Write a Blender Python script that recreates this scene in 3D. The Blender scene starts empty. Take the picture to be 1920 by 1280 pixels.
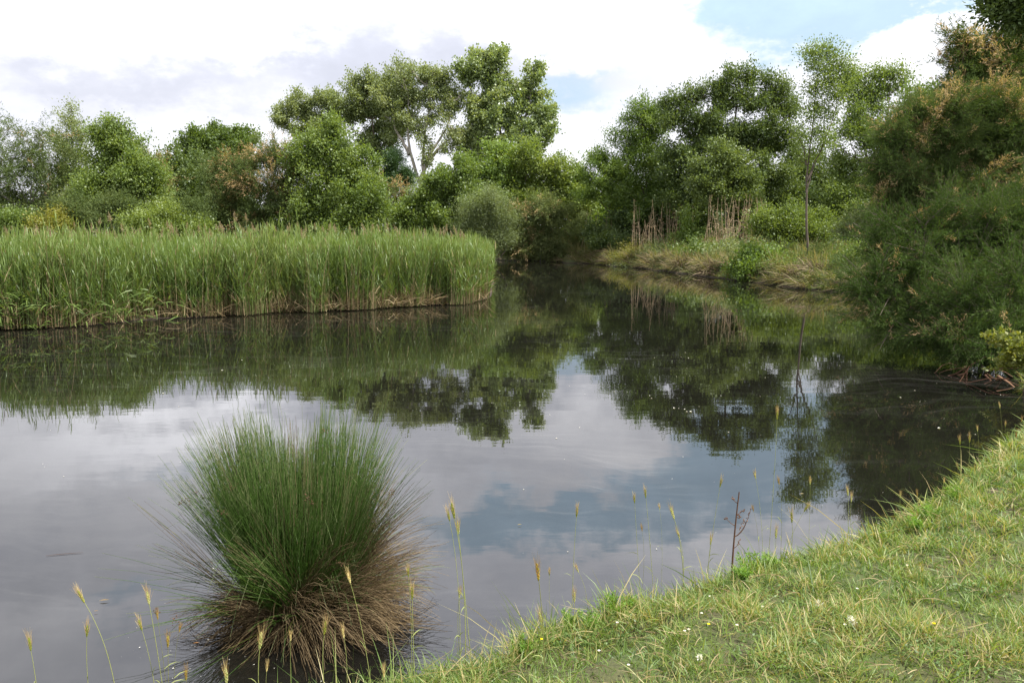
import bpy, math
import numpy as np
from mathutils import Vector

R = math.radians
C = bpy.context.scene.collection
scene = bpy.context.scene

# ------------------------------------------------------------------ camera
F = 1536.0                    # focal length in photo pixels (1920 wide)
PITCH = R(7.79)
CAM = np.array([0.0, 0.0, 2.0])
cd = bpy.data.cameras.new('camera')
cd.sensor_width = 36.0
cd.lens = F / 1920 * 36.0
cd.clip_end = 3000
cam = bpy.data.objects.new('camera', cd)
cam.location = CAM
cam.rotation_euler = (R(90) - PITCH, 0, 0)
C.objects.link(cam)
scene.camera = cam

FWD = np.array([0, math.cos(PITCH), -math.sin(PITCH)])
UPV = np.array([0, math.sin(PITCH), math.cos(PITCH)])
RGT = np.array([1.0, 0, 0])


def ray(px, py):
    return FWD + RGT * ((px - 960) / F) + UPV * ((640 - py) / F)


def at(px, py, Y):
    d = ray(px, py)
    return CAM + d * (Y / d[1])


def gp(px, py, z=0.0):
    d = ray(px, py)
    return CAM + d * ((z - CAM[2]) / d[2])


def azel(px, py):
    d = ray(px, py)
    d = d / np.linalg.norm(d)
    return math.atan2(d[0], d[1]), math.asin(d[2])


# ------------------------------------------------------------------ light, sky
SUN_AZ, SUN_EL = R(112), R(56)
scene.view_settings.view_transform = 'Standard'
scene.view_settings.look = 'None'
scene.view_settings.exposure = 0.85
scene.view_settings.gamma = 1.0
sl = bpy.data.lights.new('sun', 'SUN')
sl.energy = 5.0
sl.angle = R(0.6)
sl.color = (1.0, 0.95, 0.86)
so = bpy.data.objects.new('sun', sl)
sd = Vector((math.sin(SUN_AZ) * math.cos(SUN_EL), math.cos(SUN_AZ) * math.cos(SUN_EL), math.sin(SUN_EL)))
so.rotation_euler = sd.to_track_quat('Z', 'Y').to_euler()
so.location = (0, 0, 60)
C.objects.link(so)


class NT:
    """tiny helper for node trees"""

    def __init__(self, tree):
        self.t = tree
        self.n = tree.nodes
        self.l = tree.links

    def node(self, typ, **kw):
        n = self.n.new(typ)
        for k, v in kw.items():
            setattr(n, k, v)
        return n

    def link(self, a, b):
        self.l.new(a, b)

    def m(self, op, a, b=None, c=None, clamp=False):
        n = self.n.new('ShaderNodeMath')
        n.operation = op
        n.use_clamp = clamp
        for i, v in enumerate((a, b, c)):
            if v is None:
                continue
            if isinstance(v, (int, float)):
                n.inputs[i].default_value = float(v)
            else:
                self.l.new(v, n.inputs[i])
        return n.outputs[0]

    def mix(self, f, a, b, blend='MIX'):
        n = self.n.new('ShaderNodeMix')
        n.data_type = 'RGBA'
        n.blend_type = blend
        for sock, v in ((n.inputs[0], f), (n.inputs[6], a), (n.inputs[7], b)):
            if isinstance(v, (int, float)):
                sock.default_value = float(v)
            elif isinstance(v, (tuple, list)):
                sock.default_value = tuple(v) + ((1.0,) if len(v) == 3 else ())
            else:
                self.l.new(v, sock)
        return n.outputs[2]

    def noise(self, vec, scale, detail=4, rough=0.55, dist=0.0, typ='FBM'):
        n = self.n.new('ShaderNodeTexNoise')
        n.inputs['Scale'].default_value = scale
        n.inputs['Detail'].default_value = detail
        n.inputs['Roughness'].default_value = rough
        n.inputs['Distortion'].default_value = dist
        if vec is not None:
            self.l.new(vec, n.inputs['Vector'])
        return n

    def ramp(self, f, stops, interp='LINEAR'):
        n = self.n.new('ShaderNodeValToRGB')
        n.color_ramp.interpolation = interp
        e = n.color_ramp.elements
        while len(e) < len(stops):
            e.new(0.5)
        for i, (p, c) in enumerate(stops):
            e[i].position = p
            e[i].color = tuple(c) + ((1.0,) if len(c) == 3 else ())
        self.l.new(f, n.inputs[0])
        return n.outputs[0]

    def mapping(self, vec, scale=(1, 1, 1), loc=(0, 0, 0), rot=(0, 0, 0)):
        n = self.n.new('ShaderNodeMapping')
        n.inputs['Scale'].default_value = scale
        n.inputs['Location'].default_value = loc
        n.inputs['Rotation'].default_value = rot
        self.l.new(vec, n.inputs['Vector'])
        return n.outputs[0]


world = bpy.data.worlds.new('World')
scene.world = world
world.use_nodes = True
w = NT(world.node_tree)
w.n.clear()
wo = w.node('ShaderNodeOutputWorld')
bg = w.node('ShaderNodeBackground')
w.link(bg.outputs[0], wo.inputs[0])
sky = w.node('ShaderNodeTexSky', sky_type='NISHITA')
sky.sun_disc = False
sky.sun_elevation = SUN_EL
sky.sun_rotation = SUN_AZ
sky.altitude = 20
sky.air_density = 1.0
sky.dust_density = 1.5
tc = w.node('ShaderNodeTexCoord')
sep = w.node('ShaderNodeSeparateXYZ')
w.link(tc.outputs['Generated'], sep.inputs[0])
az = w.m('ARCTAN2', sep.outputs[0], sep.outputs[1])
el = w.m('ARCSINE', sep.outputs[2])
comb = w.node('ShaderNodeCombineXYZ')
w.link(az, comb.inputs[0])
w.link(w.m('MULTIPLY', el, 1.7), comb.inputs[1])
n_big = w.noise(comb.outputs[0], 3.2, 6, 0.55)
n_mid = w.noise(w.mapping(comb.outputs[0], loc=(3.1, 1.7, 0)), 7.0, 7, 0.58)
n_det = w.noise(w.mapping(comb.outputs[0], loc=(7.1, 4.7, 2)), 17.0, 6, 0.6)
# wobble the coordinates the cloud banks are laid out in
azw = w.m('ADD', az, w.m('MULTIPLY', w.m('SUBTRACT', n_mid.outputs[0], 0.5), 0.20))
elw = w.m('ADD', el, w.m('MULTIPLY', w.m('SUBTRACT', n_det.outputs[0], 0.5), 0.13))


def blob(a, e, sa, se, k):
    da = w.m('DIVIDE', w.m('SUBTRACT', azw, a), sa)
    de = w.m('DIVIDE', w.m('SUBTRACT', elw, e), se)
    s = w.m('ADD', w.m('POWER', w.m('ABSOLUTE', da), 2.0), w.m('POWER', w.m('ABSOLUTE', de), 2.0))
    return w.m('MULTIPLY', w.m('EXPONENT', w.m('MULTIPLY', s, -1.0)), k)


def total(lst, base):
    v = base
    for b in lst:
        v = w.m('ADD', v, blob(*b))
    return v


D = math.radians
# gaps of open blue between the clouds (azimuth right of north, elevation, spreads)
blue = total([
    (D(18.5), D(13.6), D(6.5), D(3.2), 1.25),
    (D(4.0), D(9.3), D(4.6), D(2.4), 0.62),
    (D(16.0), D(17.0), D(7.5), D(2.4), 0.9),
    (D(27.0), D(14.0), D(6.0), D(1.7), 0.9),
    (D(-1.0), D(20.5), D(5.5), D(2.0), 0.9),
    (D(7.5), D(19.8), D(6.5), D(2.0), 0.75),
    (D(-22.0), D(15.6), D(5.0), D(1.0), 0.45),
    (D(-14.0), D(24.5), D(6.0), D(1.5), 0.5),
    (D(-27.0), D(22.5), D(4.0), D(1.4), 0.5),
    (D(26.0), D(9.6), D(3.4), D(2.3), -0.9),
    (D(8.5), D(12.5), D(5.0), D(2.2), -0.65),
], w.m('MULTIPLY', w.m('SUBTRACT', n_big.outputs[0], 0.5), 0.9))
blue_f = w.node('ShaderNodeMapRange', interpolation_type='SMOOTHSTEP')
w.link(blue, blue_f.inputs[0])
blue_f.inputs[1].default_value = 0.10
blue_f.inputs[2].default_value = 0.78
# grey undersides
grey = total([
    (D(-9.0), D(10.8), D(20.0), D(3.4), 0.85),
    (D(-28.0), D(8.3), D(8.0), D(1.4), 0.35),
    (D(-30.0), D(6.0), D(9.0), D(1.2), 0.3),
    (D(0.0), D(17.0), D(8.0), D(2.6), 0.32),
    (D(-30.0), D(20.0), D(10.0), D(3.2), 0.36),
    (D(5.0), D(27.0), D(45.0), D(5.5), 0.5),
    (D(-20.0), D(12.8), D(10.0), D(2.0), -0.75),
    (D(4.0), D(13.0), D(5.0), D(2.2), -0.5),
], w.m('MULTIPLY', w.m('SUBTRACT', n_mid.outputs[0], 0.5), 1.0))
grey_f = w.node('ShaderNodeMapRange', interpolation_type='SMOOTHSTEP')
w.link(grey, grey_f.inputs[0])
grey_f.inputs[1].default_value = -0.45
grey_f.inputs[2].default_value = 0.85
cloud = w.mix(grey_f.outputs[0], (0.82, 0.82, 0.83), (0.40, 0.415, 0.46))
skyc = w.mix(1.0, sky.outputs[0], (0.060, 0.060, 0.060), 'MULTIPLY')
skyc = w.mix(0.68, skyc, (0.37, 0.50, 0.585))
# extra sky glow, added in two bands to brighten the water's reflection
lift = w.m('ADD', blob(D(-22.0), D(13.5), D(10.0), D(2.2), 0.50), w.m('ADD', blob(D(5.0), D(29.0), D(60.0), D(11.0), 1.30), 1.0))
liftc = w.node('ShaderNodeCombineColor')
for i_ in range(3):
    w.link(lift if i_ < 2 else w.m('MULTIPLY', lift, 1.04), liftc.inputs[i_])
cloud = w.mix(1.0, cloud, liftc.outputs[0], 'MULTIPLY')
skyc = w.mix(1.0, skyc, liftc.outputs[0], 'MULTIPLY')
col = w.mix(w.m('MULTIPLY', blue_f.outputs[0], 0.92), cloud, skyc)
w.link(col, bg.inputs[0])
bg.inputs[1].default_value = 1.0

# ------------------------------------------------------------------ mesh helpers
rng = np.random.default_rng(7)


def nrm(v):
    return v / np.maximum(np.linalg.norm(v, axis=-1, keepdims=True), 1e-9)


class MB:
    def __init__(self):
        self.v, self.q, self.t, self.m, self.c = [], [], [], [], 0

    def add(self, verts, quads, tint=0.5, mat=0):
        verts = np.asarray(verts, float).reshape(-1, 3)
        quads = np.asarray(quads, np.int64).reshape(-1, 4)
        if len(quads) == 0:
            return
        self.v.append(verts)
        self.q.append(quads + self.c)
        t = np.asarray(tint, float)
        self.t.append(np.full(len(verts), float(t)) if t.ndim == 0 else t)
        self.m.append(np.full(len(quads), mat, np.int32))
        self.c += len(verts)

    def build(self, name, mats, parent=None, origin=(0, 0, 0), smooth=False):
        v = np.concatenate(self.v) - np.asarray(origin, float)
        q = np.concatenate(self.q).astype(np.int32)
        me = bpy.data.meshes.new(name)
        me.vertices.add(len(v))
        me.vertices.foreach_set('co', v.astype(np.float32).ravel())
        me.loops.add(q.size)
        me.loops.foreach_set('vertex_index', q.ravel())
        me.polygons.add(len(q))
        me.polygons.foreach_set('loop_start', np.arange(0, q.size, 4, dtype=np.int32))
        me.polygons.foreach_set('material_index', np.concatenate(self.m))
        if smooth:
            me.polygons.foreach_set('use_smooth', np.ones(len(q), bool))
        a = me.attributes.new('tint', 'FLOAT', 'POINT')
        a.data.foreach_set('value', np.clip(np.concatenate(self.t), 0, 1).astype(np.float32))
        for mt in (mats if isinstance(mats, (list, tuple)) else [mats]):
            me.materials.append(mt)
        me.update(calc_edges=True)
        o = bpy.data.objects.new(name, me)
        C.objects.link(o)
        if parent is not None:
            o.parent = parent
        else:
            o.location = origin
        return o

    # curves as flat ribbons: P (N,K,3), side (N,3) or (N,K,3), W (N,K) full width
    def strips(self, P, side, W, tint=0.5, mat=0):
        N, K, _ = P.shape
        if side.ndim == 2:
            side = side[:, None, :]
        a = P + side * (W[..., None] / 2)
        b = P - side * (W[..., None] / 2)
        V = np.stack([a, b], 2)              # N,K,2,3
        base = (np.arange(N) * K * 2)[:, None] + (np.arange(K - 1) * 2)[None]
        q = np.stack([base, base + 1, base + 3, base + 2], -1)
        t = np.asarray(tint, float)
        if t.ndim == 1:
            t = np.repeat(t, K * 2)
        elif t.ndim == 2:
            t = np.repeat(t.ravel(), 2)
        self.add(V.reshape(-1, 3), q.reshape(-1, 4), t, mat)

    def tubes(self, P, Rr, S=4, tint=0.5, mat=0):
        P = np.asarray(P, float)
        N, K, _ = P.shape
        T = np.empty_like(P)
        T[:, 1:-1] = P[:, 2:] - P[:, :-2]
        T[:, 0] = P[:, 1] - P[:, 0]
        T[:, -1] = P[:, -1] - P[:, -2]
        T = nrm(T)
        ref = np.where(np.abs(T[:, :1, 2:3]) > 0.8, np.array([[[1.0, 0.13, 0]]]), np.array([[[0.05, 0, 1.0]]]))
        u = nrm(np.cross(T, np.broadcast_to(ref, T.shape)))
        v = np.cross(T, u)
        ang = np.arange(S) * 2 * math.pi / S
        ring = u[:, :, None, :] * np.cos(ang)[None, None, :, None] + v[:, :, None, :] * np.sin(ang)[None, None, :, None]
        V = P[:, :, None, :] + ring * np.asarray(Rr)[:, :, None, None]
        i = np.arange(N)[:, None, None] * K * S + np.arange(K - 1)[None, :, None] * S
        s = np.arange(S)[None, None, :]
        s2 = (s + 1) % S
        q = np.stack([i + s, i + s2, i + S + s2, i + S + s], -1)
        t = np.asarray(tint, float)
        if t.ndim == 1:
            t = np.repeat(t, K * S)
        elif t.ndim == 2:
            t = np.repeat(t.ravel(), S)
        self.add(V.reshape(-1, 3), q.reshape(-1, 4), t, mat)

    # diamond leaves: base point B, direction Dd, side S, length L, width Wd
    def leaves(self, B, Dd, S, L, Wd, tint=0.5, mat=0, fold=0.12):
        n = np.cross(Dd, S)
        L = np.broadcast_to(np.asarray(L, float), (len(B),))[:, None]
        Wd = np.broadcast_to(np.asarray(Wd, float), (len(B),))[:, None]
        mid = B + Dd * L * 0.42 + n * L * fold
        V = np.stack([B, mid + S * Wd / 2, B + Dd * L, mid - S * Wd / 2], 1)
        q = np.arange(len(B) * 4).reshape(-1, 4)
        t = np.asarray(tint, float)
        if t.ndim == 1:
            t = np.repeat(t, 4)
        self.add(V.reshape(-1, 3), q, t, mat)

    # small closed ellipsoids (spikelets, buds)
    def pods(self, Cn, Dd, L, Wd, tint=0.5, mat=0, S=6, prof=(0.05, 0.75, 1.0, 0.7, 0.08)):
        K = len(prof)
        f = np.linspace(-0.5, 0.5, K)
        L = np.broadcast_to(np.asarray(L, float), (len(Cn),))
        Wd = np.broadcast_to(np.asarray(Wd, float), (len(Cn),))
        P = Cn[:, None, :] + Dd[:, None, :] * (f[None, :, None] * L[:, None, None])
        Rr = np.asarray(prof)[None, :] * Wd[:, None] / 2
        self.tubes(P, Rr, S, tint, mat)


def rand_unit(n):
    return nrm(rng.normal(size=(n, 3)))


def side_of(Dd, up_bias=0.0):
    """a side vector perpendicular to Dd, random, leaf normals tending to up_bias"""
    n = rand_unit(len(Dd)) + np.array([0, 0, up_bias])
    s = np.cross(Dd, n)
    return nrm(s)


def quad_curve(a, b, c, K):
    t = np.linspace(0, 1, K)[None, :, None]
    return a[:, None] * (1 - t) ** 2 + 2 * b[:, None] * t * (1 - t) + c[:, None] * t ** 2


class SinNoise:
    def __init__(self, seed, wl, n=14, dim=2):
        r = np.random.default_rng(seed)
        d = nrm(r.normal(size=(n, dim)))
        self.k = d * (2 * math.pi / (wl * r.uniform(0.6, 1.7, n)))[:, None]
        self.p = r.uniform(0, 6.28, n)

    def __call__(self, p):
        return np.sin(p @ self.k.T + self.p).sum(-1) / math.sqrt(len(self.p))


def empty(name, loc):
    o = bpy.data.objects.new(name, None)
    o.empty_display_size = 0.2
    o.location = loc
    C.objects.link(o)
    return o


def tag(o, label=None, cat=None, group=None, kind=None):
    if label:
        o['label'] = label
    if cat:
        o['category'] = cat
    if group:
        o['group'] = group
    if kind or cat:
        o['kind'] = kind or 'thing'
    return o


# ------------------------------------------------------------------ materials
GAIN = (1.40, 1.34, 1.16)


def leaf_mat(name, stops, trans=0.4, gloss=0.06, rough=0.5, tcol=(1.25, 1.2, 0.45)):
    m = bpy.data.materials.new(name)
    m.use_nodes = True
    t = NT(m.node_tree)
    t.n.clear()
    out = t.node('ShaderNodeOutputMaterial')
    at_ = t.node('ShaderNodeAttribute', attribute_name='tint')
    c = t.ramp(at_.outputs['Fac'], [(p_, (min(.9, q_[0] * GAIN[0]), min(.9, q_[1] * GAIN[1]), q_[2] * GAIN[2])) for p_, q_ in stops])
    dif = t.node('ShaderNodeBsdfDiffuse')
    t.link(c, dif.inputs[0])
    sh = dif.outputs[0]
    if trans > 0:
        tr = t.node('ShaderNodeBsdfTranslucent')
        t.link(t.mix(1.0, c, tcol, 'MULTIPLY'), tr.inputs[0])
        mx = t.node('ShaderNodeMixShader')
        mx.inputs[0].default_value = trans
        t.link(sh, mx.inputs[1])
        t.link(tr.outputs[0], mx.inputs[2])
        sh = mx.outputs[0]
    if gloss > 0:
        g = t.node('ShaderNodeBsdfGlossy')
        g.inputs['Roughness'].default_value = rough
        g.inputs[0].default_value = (0.9, 0.95, 1, 1)
        mx = t.node('ShaderNodeMixShader')
        mx.inputs[0].default_value = gloss * 0.5
        t.link(sh, mx.inputs[1])
        t.link(g.outputs[0], mx.inputs[2])
        sh = mx.outputs[0]
    t.link(sh, out.inputs[0])
    return m


def bark_mat(name, a, b, scale=6.0):
    m = bpy.data.materials.new(name)
    m.use_nodes = True
    t = NT(m.node_tree)
    p = t.n['Principled BSDF']
    tc_ = t.node('ShaderNodeTexCoord')
    nz = t.noise(t.mapping(tc_.outputs['Object'], (1, 1, 0.35)), scale, 6, 0.65)
    c = t.ramp(nz.outputs[0], [(0.3, a), (0.7, b)])
    t.link(c, p.inputs['Base Color'])
    p.inputs['Roughness'].default_value = 0.9
    bm_ = t.node('ShaderNodeBump')
    bm_.inputs['Strength'].default_value = 0.5
    bm_.inputs['Distance'].default_value = 0.03
    t.link(nz.outputs[0], bm_.inputs['Height'])
    t.link(bm_.outputs[0], p.inputs['Normal'])
    return m


M = {}
M['poplar'] = leaf_mat('poplar_leaves', [(0, (.090, .135, .052)), (.5, (.155, .215, .092)), (1, (.25, .30, .16))], .42, .10, .4)
M['olive'] = leaf_mat('olive_leaves', [(0, (.090, .122, .055)), (.5, (.145, .190, .090)), (1, (.22, .26, .14))], .42)
M['dark'] = leaf_mat('dark_leaves', [(0, (.034, .062, .018)), (.5, (.066, .104, .033)), (1, (.120, .165, .054))], .40)
M['mid'] = leaf_mat('mid_green_leaves', [(0, (.055, .092, .023)), (.5, (.098, .152, .040)), (1, (.162, .22, .066))], .45)
M['bright'] = leaf_mat('bright_leaves', [(0, (.062, .110, .022)), (.5, (.104, .168, .036)), (1, (.168, .235, .06))], .45)
M['lime'] = leaf_mat('lime_leaves', [(0, (.075, .118, .026)), (.5, (.122, .175, .042)), (1, (.19, .24, .07))], .45)
M['yellow'] = leaf_mat('yellow_leaves', [(0, (.10, .13, .025)), (.5, (.17, .18, .035)), (.85, (.22, .20, .05)), (1, (.26, .13, .04))], .4)
M['ivy'] = leaf_mat('ivy_leaves', [(0, (.015, .035, .010)), (.5, (.026, .058, .015)), (1, (.05, .09, .024))], .2)
M['tam'] = leaf_mat('tamarisk_foliage', [(0, (.050, .078, .034)), (.5, (.078, .112, .050)), (1, (.120, .150, .074))], .35, .0)
M['tamdark'] = leaf_mat('dark_tamarisk_foliage', [(0, (.026, .050, .016)), (.5, (.045, .079, .026)), (1, (.080, .120, .046))], .3, .0)
M['flower'] = leaf_mat('faded_tamarisk_flowers', [(0, (.17, .13, .08)), (.5, (.27, .205, .13)), (1, (.37, .295, .20))], .3, 0)
M['reed'] = leaf_mat('reed_leaves', [(0, (.055, .092, .030)), (.5, (.095, .152, .046)), (1, (.165, .215, .085))], .42, .04, .4)
M['straw'] = leaf_mat('dry_straw', [(0, (.070, .052, .034)), (.5, (.165, .130, .085)), (1, (.29, .25, .175))], .2, 0)
M['stalk'] = leaf_mat('dead_reed_stalks', [(0, (.17, .13, .095)), (.5, (.27, .21, .16)), (1, (.38, .32, .25))], .15, 0)
M['brush'] = leaf_mat('dead_brush', [(0, (.055, .040, .030)), (.5, (.105, .082, .062)), (1, (.20, .165, .13))], 0, 0)
M['plume'] = leaf_mat('reed_plumes', [(0, (.15, .125, .10)), (.5, (.24, .205, .165)), (1, (.34, .30, .25))], .3, 0)
M['grass'] = leaf_mat('lawn_grass', [(0, (.050, .095, .024)), (.35, (.098, .165, .040)), (.65, (.165, .225, .068)), (.82, (.25, .235, .11)), (1, (.36, .31, .19))], .38, .05)
M['bankgrass'] = leaf_mat('rough_bank_grass', [(0, (.055, .085, .028)), (.4, (.095, .130, .045)), (.7, (.155, .160, .075)), (1, (.25, .215, .135))], .4, .03)
M['rush'] = leaf_mat('rush_stems', [(0, (.11, .06, .018)), (.18, (.085, .095, .018)), (.4, (.034, .078, .012)), (.75, (.055, .105, .026)), (1, (.16, .18, .10))], .15, .05, .4)
M['rushdry'] = leaf_mat('dry_rush_stems', [(0, (.032, .023, .017)), (.5, (.098, .074, .046)), (1, (.22, .175, .12))], .12, .0)
M['ear'] = leaf_mat('grass_ears', [(0, (.14, .20, .03)), (.33, (.24, .29, .05)), (.66, (.34, .30, .06)), (1, (.38, .23, .05))], .35, .03)
M['earpale'] = leaf_mat('pale_grass_ears', [(0, (.26, .34, .12)), (.5, (.42, .46, .24)), (1, (.62, .58, .40))], .4, .03)
M['awn'] = leaf_mat('grass_awns', [(0, (.16, .11, .06)), (.5, (.30, .22, .12)), (1, (.45, .42, .25))], .2, 0)
M['stem'] = leaf_mat('grass_stems', [(0, (.10, .055, .035)), (.5, (.16, .20, .075)), (1, (.28, .30, .12))], .2, .03)
M['white'] = leaf_mat('white_petals', [(0, (.6, .55, .58)), (1, (.85, .84, .85))], .3, 0)
M['gold'] = leaf_mat('yellow_petals', [(0, (.60, .38, .01)), (1, (.80, .55, .02))], .2, 0)
M['weed'] = leaf_mat('weed_leaves', [(0, (.08, .17, .03)), (.5, (.13, .25, .05)), (1, (.22, .34, .08))], .45, .03)
M['driedstalk'] = leaf_mat('dried_stalk', [(0, (.045, .025, .018)), (.5, (.085, .048, .035)), (1, (.16, .10, .07))], 0, .02)
M['fluff'] = leaf_mat('floating_fluff', [(0, (.35, .33, .30)), (1, (.80, .78, .74))], .2, 0)
M['bark'] = bark_mat('grey_brown_bark', (.055, .042, .032), (.14, .11, .085))
M['palebark'] = bark_mat('pale_bark', (.17, .15, .125), (.40, .365, .32), 4)
M['greybark'] = bark_mat('grey_bark', (.10, .09, .08), (.24, .21, .18))


def ground_mat():
    m = bpy.data.materials.new('bank_soil')
    m.use_nodes = True
    t = NT(m.node_tree)
    p = t.n['Principled BSDF']
    p.inputs['Roughness'].default_value = 0.95
    tc_ = t.node('ShaderNodeTexCoord')
    a = t.noise(tc_.outputs['Object'], 1.3, 6, 0.6)
    b = t.noise(tc_.outputs['Object'], 16.0, 6, 0.7)
    c = t.noise(tc_.outputs['Object'], 90.0, 4, 0.7)
    soil = t.ramp(b.outputs[0], [(.3, (.040, .027, .016)), (.55, (.085, .060, .036)), (.75, (.15, .11, .065))])
    moss = t.ramp(c.outputs[0], [(.3, (.030, .045, .010)), (.7, (.085, .105, .026))])
    col_ = t.mix(t.ramp(a.outputs[0], [(.34, (0, 0, 0)), (.54, (1, 1, 1))]), soil, moss)
    # the mud just above the water line is wet and dark brown
    geo = t.node('ShaderNodeNewGeometry')
    sp = t.node('ShaderNodeSeparateXYZ')
    t.link(geo.outputs['Position'], sp.inputs[0])
    wet = t.m('MULTIPLY', t.m('SUBTRACT', 0.09, sp.outputs[2]), 14.0, clamp=True)
    col_ = t.mix(wet, col_, (.030, .020, .013))
    t.link(col_, p.inputs['Base Color'])
    bm_ = t.node('ShaderNodeBump')
    bm_.inputs['Strength'].default_value = 0.8
    bm_.inputs['Distance'].default_value = 0.02
    t.link(b.outputs[0], bm_.inputs['Height'])
    t.link(bm_.outputs[0], p.inputs['Normal'])
    return m


def water_mat():
    m = bpy.data.materials.new('pond_water')
    m.use_nodes = True
    t = NT(m.node_tree)
    p = t.n['Principled BSDF']
    p.inputs['IOR'].default_value = 1.54
    p.inputs['Roughness'].default_value = 0.015
    tc_ = t.node('ShaderNodeTexCoord')
    pos = tc_.outputs['Object']
    # thin film of dust and scum drifting in curved streaks
    wv = t.noise(pos, 0.35, 3, 0.5)
    warp = t.node('ShaderNodeVectorMath', operation='SCALE')
    t.link(wv.outputs['Color'], warp.inputs[0])
    warp.inputs['Scale'].default_value = 3.2
    add = t.node('ShaderNodeVectorMath', operation='ADD')
    t.link(pos, add.inputs[0])
    t.link(warp.outputs[0], add.inputs[1])
    st = t.noise(t.mapping(add.outputs[0], (0.5, 3.2, 1), rot=(0, 0, R(-28))), 1.6, 5, 0.62)
    film = t.ramp(st.outputs[0], [(.46, (0, 0, 0)), (.60, (.35, .35, .35)), (.68, (1, 1, 1)), (.74, (.3, .3, .3))])
    pat = t.noise(pos, 0.22, 3, 0.5)
    patf = t.ramp(pat.outputs[0], [(.44, (.10, .10, .10)), (.60, (1, 1, 1))])
    f = t.m('MULTIPLY', film, patf)
    fine = t.noise(pos, 60.0, 3, 0.7)
    f2 = t.m('MULTIPLY', f, t.ramp(fine.outputs[0], [(.35, (.35, .35, .35)), (.65, (1, 1, 1))]))
    col_ = t.mix(t.m('MULTIPLY', f2, 0.50), (.0065, .0062, .0050), (.085, .085, .080))
    t.link(col_, p.inputs['Base Color'])
    # very slight ripples, stretched along x as the breeze leaves them
    n1 = t.noise(t.mapping(pos, (0.55, 1.5, 1)), 1.5, 2, 0.5)
    n2 = t.noise(t.mapping(pos, (0.8, 2.0, 1)), 6.0, 2, 0.5)
    n3 = t.noise(pos, 0.30, 2, 0.5)
    calm = t.ramp(n3.outputs[0], [(.40, (.25, .25, .25)), (.66, (1, 1, 1))])
    h = t.m('ADD', n1.outputs[0], t.m('MULTIPLY', n2.outputs[0], t.m('MULTIPLY', calm, 0.20)))
    b = t.node('ShaderNodeBump')
    b.inputs['Strength'].default_value = 1.0
    b.inputs['Distance'].default_value = 0.0012
    t.link(h, b.inputs['Height'])
    t.link(b.outputs[0], p.inputs['Normal'])
    return m


# ------------------------------------------------------------------ terrain
def g2(px, py, z=0.06):
    p = gp(px, py, z)
    return (p[0], p[1])


POND = np.array(
    [(-15, 2.0), (-6, 2.2), (-2.8, 2.35), (-1.3, 2.75), g2(800, 1290), g2(1000, 1222), g2(1200, 1140), g2(1400, 1075),
     g2(1600, 1030), g2(1740, 962), g2(1850, 872), g2(1920, 815), (5.8, 8.6), (6.3, 9.4), (6.55, 10.1), (6.9, 11.0),
     (7.4, 12.6), (8.4, 16.5), (9.6, 21), (10.6, 25)]
    + [g2(1582, 547, 0), g2(1520, 544, 0), g2(1480, 537, 0), g2(1400, 527, 0), g2(1300, 515, 0), g2(1200, 502, 0),
       g2(1100, 494, 0), g2(1000, 489, 0), g2(925, 487, 0), (-5.5, 56), (-6.5, 51), (-2.4, 46)]
    + [g2(922, 503, 0), g2(926, 530, 0), g2(921, 557, 0), g2(880, 569, 0), g2(750, 576, 0), g2(600, 584, 0),
       g2(500, 586, 0), g2(400, 594, 0), g2(300, 598, 0), g2(160, 610, 0), g2(0, 618, 0), (-14, 15.4), (-19, 13.5),
       (-24, 12), (-24, 3)])


def pond_sd(P):
    """signed distance to the pond outline, positive on land"""
    a = POND
    b = np.roll(POND, -1, 0)
    best = np.full(len(P), 1e9)
    inside = np.zeros(len(P), bool)
    for (ax, ay), (bx, by) in zip(a, b):
        ex, ey = bx - ax, by - ay
        t = np.clip(((P[:, 0] - ax) * ex + (P[:, 1] - ay) * ey) / (ex * ex + ey * ey), 0, 1)
        d = np.hypot(P[:, 0] - ax - t * ex, P[:, 1] - ay - t * ey)
        best = np.minimum(best, d)
        c = ((ay > P[:, 1]) != (by > P[:, 1]))
        with np.errstate(divide='ignore', invalid='ignore'):
            xi = ax + (P[:, 1] - ay) * ex / (ey if ey != 0 else 1e-9)
        inside ^= c & (P[:, 0] < xi)
    return np.where(inside, -best, best)


nz1, nz2, nz3 = SinNoise(1, 3.0), SinNoise(2, 0.7), SinNoise(3, 0.22)


def sstep(x, a, b):
    t = np.clip((x - a) / (b - a), 0, 1)
    return t * t * (3 - 2 * t)


def height(P, detail=True):
    P = np.asarray(P, float)
    x, y = P[:, 0], P[:, 1]
    d = pond_sd(P)
    if detail:
        d = d + (0.07 * nz2(P) + .035 * nz3(P)) * sstep(y, 40, 2)
    reed = (x < 0.5) & (y > 13) & (y < 47)
    far_r = sstep(y, 18, 30) * sstep(x, -6, 1)
    h = 0.36 + 0.55 * far_r * (1 + .12 * nz1(P * .4)) + 0.25 * sstep(y, 44, 60)
    near = 0.13 * sstep(d, -0.01, 0.12) + 0.10 * sstep(d, 0.05, 0.6) + (h - 0.23) * sstep(d, 0.3, 2.6)
    farp = h * (0.55 * sstep(d, -0.02, 0.35) + 0.45 * sstep(d, 0.3, 2.5))
    z = near * (1 - far_r) + farp * far_r
    z = np.where(reed, 0.07 * sstep(d, -0.02, 0.2) + 0.03 * nz1(P) * sstep(d, 0.3, 1), z)
    if detail:
        z = z + sstep(d, 0.1, 0.8) * (0.025 * nz1(P) + 0.012 * nz2(P) + 0.006 * nz3(P)) * np.where(reed, 0.3, 1)
    zin = -0.7 * sstep(-d, 0.0, 1.2) - 0.02
    return np.where(d > -0.02, z, zin)


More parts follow.
